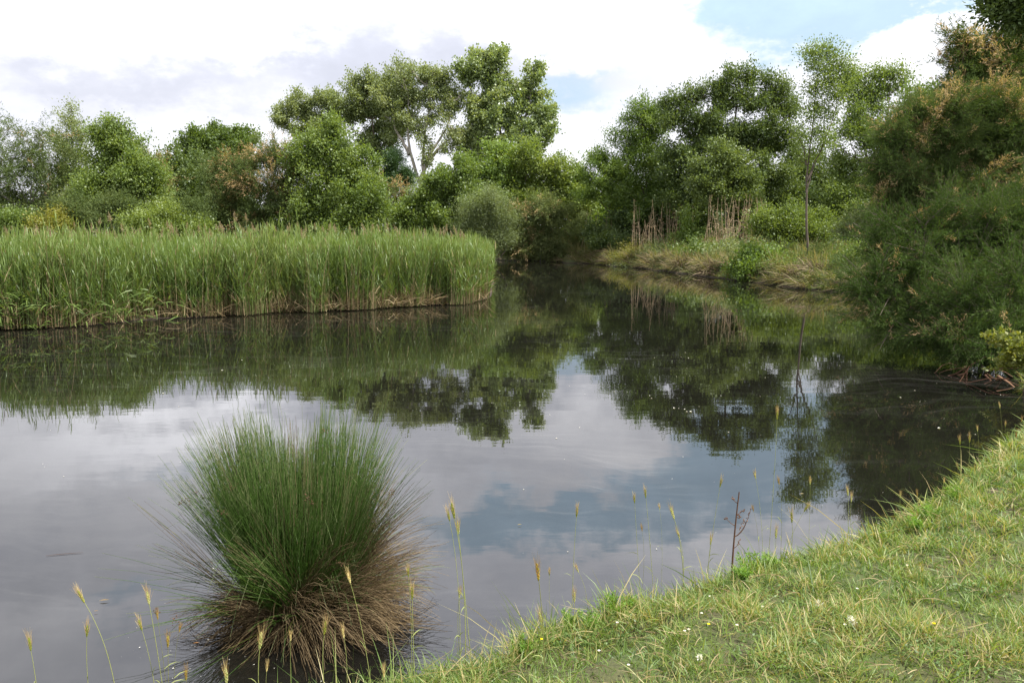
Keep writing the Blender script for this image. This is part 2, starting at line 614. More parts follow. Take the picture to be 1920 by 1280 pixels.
def axis(lo, hi, fine_lo, fine_hi, step):
    v = list(np.arange(fine_lo, fine_hi, step))
    s, x = step, fine_hi
    while x < hi:
        v.append(x)
        s *= 1.11
        x += s
    v.append(hi)
    s, x, pre = step, fine_lo - step, []
    while x > lo:
        pre.append(x)
        s *= 1.11
        x -= s
    pre.append(lo)
    return np.array(sorted(pre) + v)


xs = axis(-900, 900, -3.5, 8.0, 0.055)
ys = axis(-60, 1500, 1.2, 11.0, 0.055)
gx, gy = np.meshgrid(xs, ys)
GP = np.stack([gx.ravel(), gy.ravel()], 1)
GZ = height(GP)
nx, ny = len(xs), len(ys)
ii = (np.arange(ny - 1)[:, None] * nx + np.arange(nx - 1)[None]).ravel()
mb = MB()
mb.add(np.column_stack([GP, GZ]), np.stack([ii, ii + 1, ii + 1 + nx, ii + nx], 1))
ground = mb.build('ground', ground_mat(), smooth=True)
tag(ground, kind='structure')

mb = MB()
mb.add([(-60, 0.5, 0), (14, 0.5, 0), (14, 62, 0), (-60, 62, 0)], [(0, 1, 2, 3)])
water = mb.build('water', water_mat())
tag(water, kind='structure')


def gz(x, y):
    return float(height(np.array([[x, y]]))[0])


# ------------------------------------------------------------------ trees
def poly_at(tr, f):
    """point on polyline tr (n,3) at fraction f (array)"""
    seg = np.linalg.norm(np.diff(tr, axis=0), axis=1)
    cum = np.concatenate([[0], np.cumsum(seg)]) / seg.sum()
    return np.stack([np.interp(f, cum, tr[:, i]) for i in range(3)], -1)


def tree(name, label, cat, Y, base, trunks, clumps, leaf='mid', bark='bark', N=12000, L=0.22, Wd=0.15, m=14,
         tl=0.5, spread=0.16, droop=0.0, upb=0.6, tr=0.12, lobes=9, lobe_r=0.36, fill=0.80, flowers=0.0, twigs=False,
         depth=1.0, flat=1.0, group=None, base_z=None, limb=0.35, jit=0.7, tint0=0.5, flower_m=None, ivy=0.0, spray=1.9):
    """base (px), trunks: list of pixel polylines, clumps: (px,py,rx,ry[,dY[,weight]]) all at distance Y"""
    lobes = int(lobes * (1.4 if leaf in ('tam', 'tamdark') else 0.95))
    tl = tl * 1.45
    tr = tr * .62
    if L > .10 and leaf not in ('tam', 'tamdark'):
        N, L, Wd = int(N * 1.55), L * .78, Wd * .78
    N = int(N * 1.35)
    p0 = at(base, 600, Y)
    bz = gz(p0[0], Y) if base_z is None else base_z
    org = np.array([p0[0], Y, bz])
    root = empty(name, org)
    tag(root, label, cat, group)
    wood = MB()
    tls = []
    for tpx in trunks:
        pts = []
        for i, q in enumerate(tpx):
            v = at(q[0], q[1], Y + (q[2] if len(q) > 2 else 0))
            pts.append(v)
        pts = np.array(pts)
        if pts[0, 2] > bz - 0.2 and len(tls) == 0:
            pts = np.vstack([[org[0], Y, bz - 0.15], pts])
        # resample, smooth and wobble a little
        K = 14
        tp = poly_at(pts, np.linspace(0, 1, K))
        tp[1:-1] = (tp[:-2] + 2 * tp[1:-1] + tp[2:]) / 4
        tp[1:-1, :2] += rng.normal(size=(K - 2, 2)) * tr * 0.25
        rr = tr * (1 if len(tls) == 0 else 0.7) * np.linspace(1, 0.10, K)
        rr[0] *= 1.25
        wood.tubes(tp[None], rr[None], 8)
        tls.append(tp)
    sc = Y / F / math.cos(PITCH)
    if leaf not in ('tam', 'tamdark') and len(clumps) > 5:
        # leading shoots that break the crown's outline
        extra = []
        for c in clumps:
            for _ in range(2):
                if rng.uniform() < .62:
                    ux = rng.uniform(-.95, .95)
                    extra.append((c[0] + ux * c[2], c[1] - c[3] * (math.sqrt(max(0, 1 - ux * ux)) * .95 + rng.uniform(-.05, .25)), c[2] * rng.uniform(.2, .34), c[3] * rng.uniform(.3, .5),
                                  (c[4] if len(c) > 4 else 0) + rng.normal() * .2 * c[2] * sc, 1.15))
        clumps = list(clumps) + extra
    cl = []
    for c in clumps:
        dY = c[4] if len(c) > 4 else rng.normal() * 0.3 * (c[2] * sc)
        wgt = c[5] if len(c) > 5 else 1.0
        p = at(c[0], c[1], Y + dY)
        cl.append((p, np.array([c[2] * sc, (c[2] + c[3]) / 2 * sc * depth, c[3] * sc]), wgt))
    cl = [(p, r * 1.10, g) for p, r, g in cl]
    wts = np.array([(r[0] * r[1] * r[2]) ** 0.75 * g for _, r, g in cl])
    wts /= wts.sum()
    crown, flow = MB(), MB()
    LB, LT, TW0, TW1 = [], [], [], []
    for (p, r, g), wt in zip(cl, wts):
        # limb from trunk to the clump
        best, bp = 1e9, None
        for tp in tls:
            hd = np.linalg.norm(tp[:, :2] - p[:2], axis=1)
            want = p[2] - 0.55 * hd - 0.2 * r[2]
            sco = np.abs(tp[:, 2] - want) + 0.6 * hd
            sco[0] += 2
            i = int(np.argmin(sco))
            if sco[i] < best:
                best, bp = sco[i], tp[i]
        ctrl = bp * 0.5 + p * 0.5 + np.array([0, 0, -0.06 * np.linalg.norm(p - bp)])
        K = 7
        lc = quad_curve(bp[None], ctrl[None], p[None], K)
        lr = tr * limb * min(1.2, 0.6 + r.mean() / 4)
        wood.tubes(lc, np.linspace(lr, lr * 0.3, K)[None], 5)
        nl = lobes
        dirs = rand_unit(nl)
        dirs[:, 2] = dirs[:, 2] * 0.9 + 0.12
        lob = p + dirs * r * (fill * rng.uniform(0.30, 1.42, nl))[:, None]
        lrad = lobe_r * r.mean() * rng.uniform(0.45, 1.45, nl)
        st = lc[0, rng.integers(K // 2, K, nl)]
        mid = (st + lob) / 2 + rng.normal(size=(nl, 3)) * 0.06 * r.mean()
        wood.tubes(quad_curve(st, mid, lob, 5), np.linspace(lr * 0.35, lr * 0.10, 5)[None] * np.ones((nl, 1)), 4)
        nt = max(4, int(N * wt / m))
        if twigs:
            q_ = rng.choice(nl, min(nl, 7), replace=False)
            end = lob[q_] + (lob[q_] - p) * rng.uniform(.15, .75, (len(q_), 1))
            st2 = np.repeat(bp[None] * .45 + p[None] * .55, len(q_), 0) + rng.normal(size=(len(q_), 3)) * .12
            cv = (st2 + end) / 2 + np.array([0, 0, 1.0]) * rng.uniform(.05, .30, (len(q_), 1)) * r.mean()
            wood.tubes(quad_curve(st2, cv, end, 8), np.linspace(.013, .0035, 8)[None] * np.ones((len(q_), 1)), 4)
        li = rng.choice(nl, nt, p=lrad ** 2 / (lrad ** 2).sum())
        od = rand_unit(nt)
        rad = rng.uniform(0, 1, nt) ** 0.45 * (1 + .4 * (rng.uniform(0, 1, nt) < .08))
        asp = r / r.mean()
        ld_ = nrm(dirs + np.array([0, 0, .55 - droop]))
        off = od * (lrad[li] * rad)[:, None]
        al = (off * ld_[li]).sum(1, keepdims=True)
        off = off * .72 + ld_[li] * al * (spray - .72)
        tp_ = lob[li] + off * asp * np.array([1, 1, flat ** .5])
        td = nrm(od * 0.7 + nrm((tp_ - p) / r) * 0.6 + np.array([0, 0, 0.25 - droop]) + rng.normal(size=(nt, 3)) * 0.35)
        tt = tint0 + rng.normal() * 0.07 + (rng.normal(size=nl) * 0.08)[li] + rng.normal(size=nt) * 0.09
        if twigs:
            s0 = lob[li] * 0.55 + tp_ * 0.45
            e0 = tp_ + td * tl * 0.5
            wood.tubes(quad_curve(s0, tp_ - td * tl * 0.2, e0, 4), np.linspace(0.006, 0.002, 4)[None] * np.ones((nt, 1)) * twigs, 3)
        # leaves
        idx = np.repeat(np.arange(nt), m)
        n = len(idx)
        s = rng.uniform(-0.5, 0.5, n)
        sag = np.array([0, 0, -1.0]) * (droop * (s + 0.5) ** 2 * tl * 0.5)[:, None]
        B = tp_[idx] + td[idx] * (s * tl)[:, None] + sag + rng.normal(size=(n, 3)) * spread * np.array([1, 1, flat])
        Dd = nrm(td[idx] + rng.normal(size=(n, 3)) * jit + np.array([0, 0, -droop * 0.6]))
        S = side_of(Dd, upb)
        Ls = L * rng.uniform(0.65, 1.3, n)
        t_ = tt[idx] + rng.normal(size=n) * 0.10
        fl = np.zeros(n, bool)
        if flowers > 0:
            lup = np.clip(0.55 + 0.9 * (lob[:, 2] - p[2]) / r[2], 0, 1.4)
            flag = rng.uniform(0, 1, nl) < flowers * 1.7 * lup
            pf = .60 * flag[li] * np.clip(rad + .25, 0, 1) + .02
            tf = rng.uniform(0, 1, nt) < pf
            fl = tf[idx]
            if fl.any():
                flow.leaves(B[fl], Dd[fl], S[fl], Ls[fl] * 0.8, Wd * 1.2 * Ls[fl] / L, t_[fl] + rng.normal(size=fl.sum()) * .1)
        k = ~fl
        crown.leaves(B[k], Dd[k], S[k], Ls[k], Wd * Ls[k] / L, t_[k])
    if ivy > 0:
        for tp in tls[:1]:
            n = int(ivy)
            f = rng.uniform(0.0, 0.75, n)
            c = poly_at(tp, f)
            od = rand_unit(n)
            od[:, 2] *= 0.3
            B = c + od * (tr * 1.2 + rng.exponential(tr * 1.6, n))[:, None]
            ivm = MB()
            ivm.leaves(B, nrm(od + np.array([0, 0, -0.6])), side_of(nrm(od + np.array([0, 0, -0.6]))), L * 0.8, Wd, 0.5 + rng.normal(size=n) * .2)
            ivm.build('ivy', M['ivy'], root, org)
    wood.build('trunk', M[bark], root, org, smooth=True)
    crown.build('crown', M[leaf], root, org)
    if flow.c:
        flow.build('blossom', M['flower'], root, org)
    return root


TAM = dict(leaf='tam', bark='greybark', L=0.20, Wd=0.032, m=26, tl=0.75, spread=0.055, droop=0.15, upb=0.0, jit=0.55,
           lobes=12, flat=1.0, tr=0.09)

# ---- left wood behind the reed bed
tree('tamarisk', 'grey green feathery tamarisk at the far left, forked open top, behind the reed bed', 'tree', 48, 55,
     [[(55, 420), (60, 330), (50, 250)], [(60, 380), (95, 300), (85, 260)], [(50, 380), (15, 300), (5, 240)]],
     [(30, 285, 42, 50), (80, 300, 42, 55), (20, 365, 55, 65), (90, 375, 60, 60), (20, 240, 22, 22, 0, .5), (70, 250, 30, 25, 0, .6),
      (-40, 330, 50, 80), (45, 430, 80, 40), (-90, 300, 50, 90)],
     N=50000, flowers=0.03, **TAM)
tree('slender_tree', 'slim see-through grey green tree right of the far left tamarisk, tall narrow top', 'tree', 50, 135,
     [[(135, 430), (138, 320), (133, 215)], [(136, 330), (155, 270), (160, 235)], [(137, 350), (112, 280), (105, 240)]],
     [(133, 225, 17, 22), (150, 250, 20, 20), (115, 262, 20, 24), (140, 290, 28, 32), (150, 340, 30, 40), (125, 330, 26, 34), (140, 390, 40, 45)],
     leaf='olive', N=12000, L=0.17, Wd=.07, lobes=10, tr=.10, fill=.7)
tree('vine_draped_tree', 'knobbly bright green tree smothered in climbing vine, dark bare gap at its foot', 'tree', 46, 225,
     [[(262, 430), (268, 390), (240, 320), (215, 250)], [(268, 400), (285, 350)]],
     [(213, 245, 24, 18), (195, 265, 24, 22), (230, 268, 28, 24), (205, 300, 30, 28), (240, 315, 42, 34), (180, 340, 26, 34), (205, 360, 40, 40),
      (255, 355, 42, 30), (290, 345, 22, 34), (175, 385, 32, 40), (300, 385, 14, 34), (225, 400, 40, 38), (330, 420, 45, 18)],
     leaf='mid', bark='bark', N=27000, L=.17, Wd=.11, lobes=12, tr=.16, tint0=.66)
tree('tamarisk', 'rust tipped tamarisk leaning out of the right side of the vine draped tree', 'tree', 49.5, 275,
     [[(280, 430), (278, 350), (265, 290)]],
     [(258, 290, 18, 22), (275, 315, 24, 26), (290, 345, 28, 32), (300, 390, 30, 45)], N=13000, flowers=.35, **TAM)
tree('round_tree', 'dark round topped tree standing farthest off, its dome left of the rust tipped tamarisk pair', 'tree', 75, 405,
     [[(405, 400), (405, 330), (410, 280)]],
     [(370, 275, 24, 22), (400, 262, 28, 22), (432, 262, 26, 20), (452, 280, 22, 24), (385, 300, 34, 25), (430, 300, 34, 26), (345, 302, 16, 12), (360, 320, 20, 20)],
     leaf='mid', N=13000, L=.27, Wd=.2, tint0=.3, lobes=11, tr=.22)
tree('broadleaf_bush', 'dense dark green bush filling the dip left of the rust tipped tamarisk pair', 'bush', 52, 360,
     [[(365, 430), (365, 370)], [(365, 430), (330, 360)], [(368, 420), (400, 360)]],
     [(335, 345, 36, 36), (375, 345, 40, 36), (330, 395, 46, 40), (385, 390, 48, 42), (315, 320, 14, 22), (420, 400, 40, 45), (430, 350, 26, 30)],
     leaf='dark', N=22000, L=.19, Wd=.12, lobes=12, tr=.12, tint0=.55)
tree('tamarisk', 'smaller left one of the two rust tipped tamarisks in the left wood', 'tree', 48.5, 422,
     [[(428, 430), (425, 370), (420, 310)]],
     [(418, 315, 24, 26), (440, 330, 24, 28), (410, 355, 30, 36), (435, 385, 36, 45)], N=17000, flowers=.27, **TAM)
tree('tamarisk', 'larger rounded rust tipped tamarisk touching the bright green tree', 'tree', 48, 510,
     [[(505, 440), (505, 370), (500, 300)], [(505, 400), (540, 330)], [(505, 400), (470, 330)]],
     [(485, 300, 28, 26), (520, 298, 34, 30), (548, 325, 24, 34), (470, 340, 32, 36), (510, 350, 44, 44), (548, 370, 28, 40), (490, 400, 48, 45), (540, 415, 40, 40)],
     N=36000, flowers=.22, **TAM)
tree('bright_tree', 'broad fresh green tree right of the larger rust tipped tamarisk, under the pale distant crown', 'tree', 47, 630,
     [[(630, 440), (630, 370), (620, 290)], [(630, 400), (670, 330), (690, 310)], [(630, 400), (580, 330)]],
     [(600, 275, 30, 24), (635, 265, 32, 26), (575, 310, 34, 36), (620, 320, 42, 40), (655, 310, 28, 34), (690, 335, 24, 36), (590, 370, 48, 46),
      (650, 375, 48, 46), (700, 385, 30, 42), (610, 420, 60, 34), (680, 425, 50, 30), (570, 400, 26, 36)],
     leaf='mid', N=34000, L=.18, Wd=.11, tint0=.62, lobes=12, tr=.14)

# ---- tall far group
tree('open_tree', 'pale open crowned tree at the left end of the tall far group', 'tree', 86, 585,
     [[(590, 420), (590, 270), (590, 200)], [(590, 290), (545, 235), (520, 235)], [(590, 280), (625, 220)]],
     [(570, 195, 26, 17), (605, 188, 26, 17), (630, 205, 18, 22), (545, 212, 24, 16), (525, 232, 20, 14), (585, 222, 34, 20), (620, 240, 24, 24), (560, 245, 28, 12), (600, 262, 30, 20)],
     leaf='olive', N=12500, L=.27, Wd=.16, lobes=11, tr=.30, fill=.75, tint0=.6)
tree('ivy_clad_tree', 'dark trunked ivy clad tree between the pale open crown and the white barked tree', 'tree', 82, 700,
     [[(705, 400), (700, 260), (690, 180)], [(702, 300), (735, 240)]],
     [(665, 170, 24, 22), (690, 160, 24, 18), (700, 195, 36, 32), (660, 205, 28, 30), (725, 165, 26, 24), (690, 240, 32, 32), (740, 200, 26, 34), (735, 245, 30, 32), (715, 280, 28, 26)],
     leaf='olive', N=21000, L=.26, Wd=.17, lobes=11, tr=.38, tint0=.4, ivy=5000)
tree('white_barked_tree', 'pale barked tree with bare forked trunk and fanned limbs, left of the tallest poplar', 'tree', 79, 790,
     [[(798, 400), (790, 350), (770, 300), (762, 230), (765, 170)], [(788, 345), (805, 290), (840, 240), (850, 190)], [(792, 350), (793, 280), (800, 220), (805, 165)],
      [(800, 305), (835, 265), (865, 250)], [(768, 290), (740, 240), (735, 200)]],
     [(755, 150, 36, 20), (795, 145, 32, 16), (830, 160, 26, 20), (850, 195, 22, 26), (730, 185, 30, 28), (775, 185, 34, 24), (815, 200, 28, 22, 0, .6), (745, 230, 28, 26),
      (785, 240, 24, 24, 0, .55), (845, 240, 24, 22, 0, .6), (830, 275, 22, 16, 0, .45), (800, 300, 14, 30, 0, .5), (865, 262, 20, 16, 0, .5)],
     leaf='olive', bark='palebark', N=17500, L=.25, Wd=.15, lobes=11, tr=.46, limb=.5, fill=.75, tint0=.55)
tree('poplar', 'tallest poplar of the far group, leaf clumps with gaps of white sky', 'tree', 80, 940,
     [[(950, 420), (945, 300), (930, 200), (910, 110)], [(945, 290), (985, 220), (1003, 150)], [(945, 320), (1000, 270), (1030, 225)], [(935, 230), (885, 180)], [(945, 330), (895, 270)]],
     [(895, 118, 24, 18), (918, 108, 18, 16), (940, 112, 18, 18), (880, 145, 30, 20), (915, 150, 30, 26), (940, 160, 18, 24), (900, 190, 30, 22), (945, 205, 24, 24), (925, 225, 26, 22),
      (1005, 142, 18, 18), (1000, 172, 18, 18), (965, 168, 20, 18), (985, 200, 30, 22), (1015, 225, 24, 20), (1035, 210, 12, 14), (965, 235, 30, 20), (1000, 262, 34, 22),
      (890, 228, 24, 18), (880, 262, 24, 14), (935, 270, 34, 24), (985, 295, 34, 26), (900, 290, 30, 16), (940, 310, 40, 30)],
     leaf='poplar', bark='greybark', N=29000, L=.28, Wd=.24, lobes=9, tr=.42, fill=.72, tint0=.55, jit=.9)
tree('dark_conifer', 'small black green conifer in the gap under the white barked tree', 'tree', 70, 742,
     [[(742, 380), (742, 300)]], [(740, 298, 14, 16), (742, 322, 22, 22), (738, 348, 24, 20), (765, 335, 10, 18)],
     leaf='ivy', N=12000, L=.28, Wd=.06, lobes=9, tr=.2)
tree('tamarisk', 'small faded orange tamarisk below the white barked trunk', 'tree', 60, 738,
     [[(740, 430), (738, 370)]], [(730, 352, 24, 16), (752, 360, 24, 18), (735, 385, 36, 26), (770, 375, 22, 22), (750, 420, 50, 30)], N=13000, flowers=.32, **TAM)

# ---- middle bushes
tree('broadleaf_bush', 'fresh green layered bush under the white barked tree, behind the reed tops', 'bush', 49, 835,
     [[(850, 440), (840, 380)], [(850, 440), (880, 370)], [(848, 440), (800, 390)]],
     [(835, 335, 30, 26), (865, 325, 24, 22), (820, 365, 36, 28), (870, 370, 38, 34), (800, 405, 42, 36), (850, 405, 46, 36), (905, 390, 30, 34), (760, 415, 30, 28)],
     leaf='mid', N=24000, L=.18, Wd=.11, flat=.55, lobes=13, tint0=.58)
tree('broadleaf_bush', 'yellow green bush directly under the tallest poplar', 'bush', 55, 935,
     [[(940, 440), (938, 340)], [(940, 420), (965, 340)]],
     [(925, 292, 26, 18), (948, 300, 22, 20), (905, 320, 28, 24), (940, 335, 38, 28), (915, 365, 42, 32), (965, 370, 34, 36), (940, 410, 40, 40)],
     leaf='bright', N=18000, L=.19, Wd=.13, lobes=12, tint0=.6)
tree('broadleaf_bush', 'pale lime green spreading bush right of the tallest poplar foot', 'bush', 54, 1020,
     [[(1020, 440), (1018, 360)], [(1020, 430), (1055, 340)], [(1020, 430), (985, 340)]],
     [(1000, 292, 26, 18), (985, 315, 28, 22), (1025, 315, 34, 22), (1055, 335, 30, 24), (1010, 345, 42, 28), (1060, 370, 28, 28), (1085, 350, 14, 20), (1020, 390, 50, 34), (1085, 400, 30, 30)],
     leaf='lime', N=22000, L=.18, Wd=.12, lobes=12, tint0=.5)
tree('leaning_shrub', 'thin grey green shrub leaning left over the end of the reed bed', 'bush', 46, 905,
     [[(955, 462), (925, 430), (890, 400)], [(950, 460), (935, 410), (925, 380)], [(950, 462), (900, 440), (870, 435)]],
     [(895, 395, 26, 18), (925, 385, 22, 20), (880, 425, 26, 16), (915, 420, 32, 20), (940, 410, 20, 28), (900, 448, 34, 14), (940, 450, 26, 22)],
     leaf='olive', N=13000, L=.14, Wd=.04, lobes=12, tr=.06, tint0=.25)
tree('tamarisk', 'blue grey rounded tamarisk dipping to the water beyond the reed bed end', 'tree', 51.5, 1010,
     [[(1015, 482), (1010, 430), (1000, 390)], [(1015, 480), (1055, 410)], [(1012, 480), (965, 430)]],
     [(985, 400, 26, 22), (1015, 385, 26, 20), (1045, 395, 28, 22), (960, 425, 24, 24), (1000, 430, 40, 30), (1050, 435, 36, 34), (955, 460, 24, 22), (995, 465, 40, 20), (1045, 468, 42, 18), (1085, 455, 16, 26)],
     N=36000, flowers=.05, **{**TAM, 'tint0': .85})
tree('small_tree', 'small open tree with visible forked stem left of the big dark green tree', 'tree', 49.5, 1145,
     [[(1146, 440), (1143, 390), (1120, 345), (1105, 305)], [(1143, 390), (1150, 350), (1152, 320)], [(1144, 400), (1115, 365), (1095, 355)]],
     [(1110, 300, 20, 16), (1135, 305, 22, 20), (1100, 330, 18, 16), (1125, 340, 28, 20), (1155, 335, 22, 26), (1105, 365, 20, 16), (1145, 372, 28, 20), (1170, 370, 18, 24)],
     leaf='bright', N=9500, L=.15, Wd=.08, lobes=10, tr=.09, flat=.6, tint0=.5)
tree('robinia_tree', 'bright green feathery leaved tree on the left flank of the big dark tree', 'tree', 49, 1210,
     [[(1215, 430), (1212, 340), (1205, 240)], [(1214, 380), (1185, 300)], [(1214, 380), (1240, 300)]],
     [(1200, 210, 22, 16), (1225, 222, 22, 20), (1185, 240, 26, 20), (1215, 258, 34, 26), (1180, 282, 28, 24), (1225, 300, 40, 28), (1180, 325, 32, 26), (1225, 345, 40, 30), (1195, 375, 34, 26), (1245, 380, 34, 26)],
     leaf='bright', N=25000, L=.15, Wd=.075, lobes=10, flat=.8, tint0=.45, spray=2.2)
tree('big_dark_tree', 'biggest dark green tree of the right wood, spiky layered crown', 'tree', 46.5, 1385,
     [[(1392, 440), (1385, 340), (1380, 220), (1385, 150)], [(1388, 340), (1320, 260), (1290, 200)], [(1386, 320), (1450, 240), (1460, 190)], [(1388, 380), (1300, 330)], [(1388, 380), (1460, 320)]],
     [(1245, 190, 13.0, 13.6), (1275, 185, 17.3, 15.3), (1310, 175, 18.7, 17.0), (1345, 163, 15.8, 15.3), (1380, 143, 17.3, 13.6), (1408, 148, 13.0, 15.3), (1440, 153, 17.3, 15.3), (1465, 168, 13.0, 15.3), (1260, 225, 24.5, 22.1), (1310, 222, 28.8, 23.8), (1360, 195, 27.4, 23.8), (1410, 190, 25.9, 23.8), (1455, 200, 21.6, 22.1), (1485, 215, 13.0, 22.1), (1290, 275, 37.8, 30.6), (1350, 260, 37.8, 30.6), (1410, 250, 37.8, 30.6), (1465, 260, 31.0, 30.6), (1270, 330, 34.4, 36.0), (1330, 325, 39.6, 34.2), (1440, 320, 39.6, 36.0), (1300, 380, 39.6, 30.6), (1390, 390, 43.0, 36.0), (1460, 380, 39.6, 37.8)],
     leaf='dark', N=56000, L=.17, Wd=.09, lobes=11, flat=.9, tr=.30, tint0=.6, ivy=5000)
tree('layered_shrub', 'paler layered young tree in front of the big dark tree, above the dead reed stalks', 'tree', 43, 1360,
     [[(1365, 440), (1362, 380), (1358, 300)]],
     [(1355, 285, 16, 16), (1335, 305, 28, 16), (1375, 305, 28, 16), (1350, 325, 40, 18), (1395, 325, 22, 16), (1330, 345, 30, 16), (1375, 350, 40, 20), (1345, 375, 36, 20), (1395, 380, 26, 18)],
     leaf='dark', N=15000, L=.16, Wd=.09, lobes=10, flat=.5, tint0=.85, tr=.1, spray=2.4)
tree('sapling', 'tall slender sapling with bare trunk rising alone from the right bank', 'tree', 31.5, 1516,
     [[(1517, 522), (1512, 430), (1511, 340), (1519, 270), (1528, 190), (1535, 110)], [(1512, 340), (1540, 280), (1565, 215), (1580, 160)],
      [(1512, 360), (1528, 300)], [(1513, 310), (1500, 250)]],
     [(1530, 100, 24, 12), (1555, 100, 16, 14), (1530, 125, 24, 14), (1570, 125, 24, 16), (1588, 150, 16, 16), (1550, 150, 26, 14), (1525, 165, 18, 14), (1570, 180, 22, 16), (1535, 195, 18, 14),
      (1555, 215, 20, 14), (1512, 215, 16, 14), (1530, 245, 22, 12), (1505, 255, 16, 12), (1555, 265, 22, 10), (1525, 285, 14, 12), (1500, 300, 12, 10)],
     leaf='mid', bark='bark', N=6200, L=.11, Wd=.055, lobes=8, tr=.095, limb=.4, fill=.8, flat=.7, tint0=.66)
tree('robinia_tree', 'upright feathery leaved tree right of the lone sapling, twin domed top', 'tree', 41, 1630,
     [[(1630, 450), (1628, 330), (1615, 200)], [(1630, 320), (1665, 220), (1670, 150)], [(1630, 340), (1590, 260)]],
     [(1605, 145, 18, 14), (1590, 165, 16, 16), (1620, 170, 22, 18), (1655, 140, 20, 12), (1682, 142, 18, 12), (1665, 165, 28, 16), (1640, 195, 26, 16), (1605, 215, 26, 18), (1595, 245, 24, 20),
      (1650, 235, 36, 20), (1685, 230, 26, 24), (1625, 265, 36, 24), (1590, 300, 30, 26), (1655, 300, 44, 30), (1610, 345, 44, 30), (1665, 360, 50, 36), (1590, 390, 40, 34), (1640, 410, 54, 34)],
     leaf='mid', N=32000, L=.15, Wd=.075, lobes=10, flat=.75, tint0=.6, tr=.18, spray=2.2)
tree('broadleaf_bush', 'shaded olive bush mass between the big dark tree and the sapling trunk', 'bush', 49, 1520,
     [[(1520, 440), (1520, 360)], [(1520, 430), (1560, 350)], [(1520, 430), (1485, 340)]],
     [(1495, 320, 30, 34), (1530, 335, 32, 30), (1560, 360, 36, 32), (1500, 380, 40, 36), (1545, 405, 46, 34), (1470, 410, 36, 34), (1590, 400, 36, 36)],
     leaf='dark', N=20000, L=.18, Wd=.1, lobes=12, tint0=.62)
tree('bramble', 'pale sunlit bramble mound on the right bank beside the sapling trunk', 'bush', 38, 1480,
     [[(1480, 448), (1470, 430)], [(1480, 448), (1520, 430)]],
     [(1445, 415, 26, 14), (1480, 412, 30, 14), (1515, 420, 30, 15), (1545, 432, 26, 14), (1430, 432, 26, 14), (1475, 436, 44, 16), (1525, 442, 40, 12)],
     leaf='lime', N=15000, L=.11, Wd=.08, lobes=11, tr=.03, tint0=.4)
tree('grey_shrub', 'dull grey green shrub at the edge of the meadow, right of the bramble mound', 'bush', 35, 1610,
     [[(1610, 455), (1605, 425)], [(1610, 455), (1640, 420)]],
     [(1585, 432, 26, 18), (1620, 425, 32, 22), (1655, 420, 34, 24), (1640, 448, 44, 16), (1690, 430, 40, 30)],
     leaf='olive', N=13000, L=.12, Wd=.05, lobes=11, tr=.04, tint0=.35)
tree('ivy_mound', 'dark ivy mound behind the pale dead reed stalks', 'bush', 49.5, 1265,
     [[(1265, 446), (1260, 420)]],
     [(1200, 405, 34, 20), (1240, 402, 34, 20), (1285, 408, 34, 20), (1325, 412, 34, 22), (1225, 428, 50, 18), (1295, 432, 56, 18), (1175, 420, 24, 24)],
     leaf='dark', N=18000, L=.15, Wd=.1, lobes=11, tr=.04, tint0=.3)
tree('low_bush', 'low green bush on the bank right of the blue grey tamarisk', 'bush', 49, 1127,
     [[(1128, 480), (1126, 455)]], [(1110, 440, 18, 14), (1135, 435, 20, 14), (1125, 455, 30, 16), (1150, 452, 16, 16)], leaf='dark', N=7000, L=.14, Wd=.1, tr=.04, tint0=.62)
tree('round_bush', 'low round green bush overhanging the far right water edge', 'bush', 32.2, 1415,
     [[(1418, 520), (1415, 500)]], [(1395, 500, 22, 16), (1425, 492, 26, 16), (1450, 505, 20, 16), (1410, 512, 36, 12), (1440, 482, 20, 12)],
     leaf='bright', N=11000, L=.10, Wd=.07, tr=.03, tint0=.45, base_z=.35)
tree('dark_bush', 'small dark bush just behind the round bush at the far right water edge', 'bush', 33.8, 1455,
     [[(1456, 515), (1455, 495)]], [(1445, 482, 18, 14), (1468, 485, 18, 16), (1458, 500, 24, 14)], leaf='dark', N=6500, L=.10, Wd=.06, tr=.03, tint0=.5, base_z=.6)
tree('grey_bush', 'grey green bush at the foot of the lone sapling', 'bush', 31.2, 1538,
     [[(1538, 525), (1536, 500)]], [(1528, 482, 14, 12), (1545, 488, 16, 14), (1538, 505, 22, 14)], leaf='tam', N=6500, L=.10, Wd=.03, tr=.03, tint0=.45, base_z=.6)

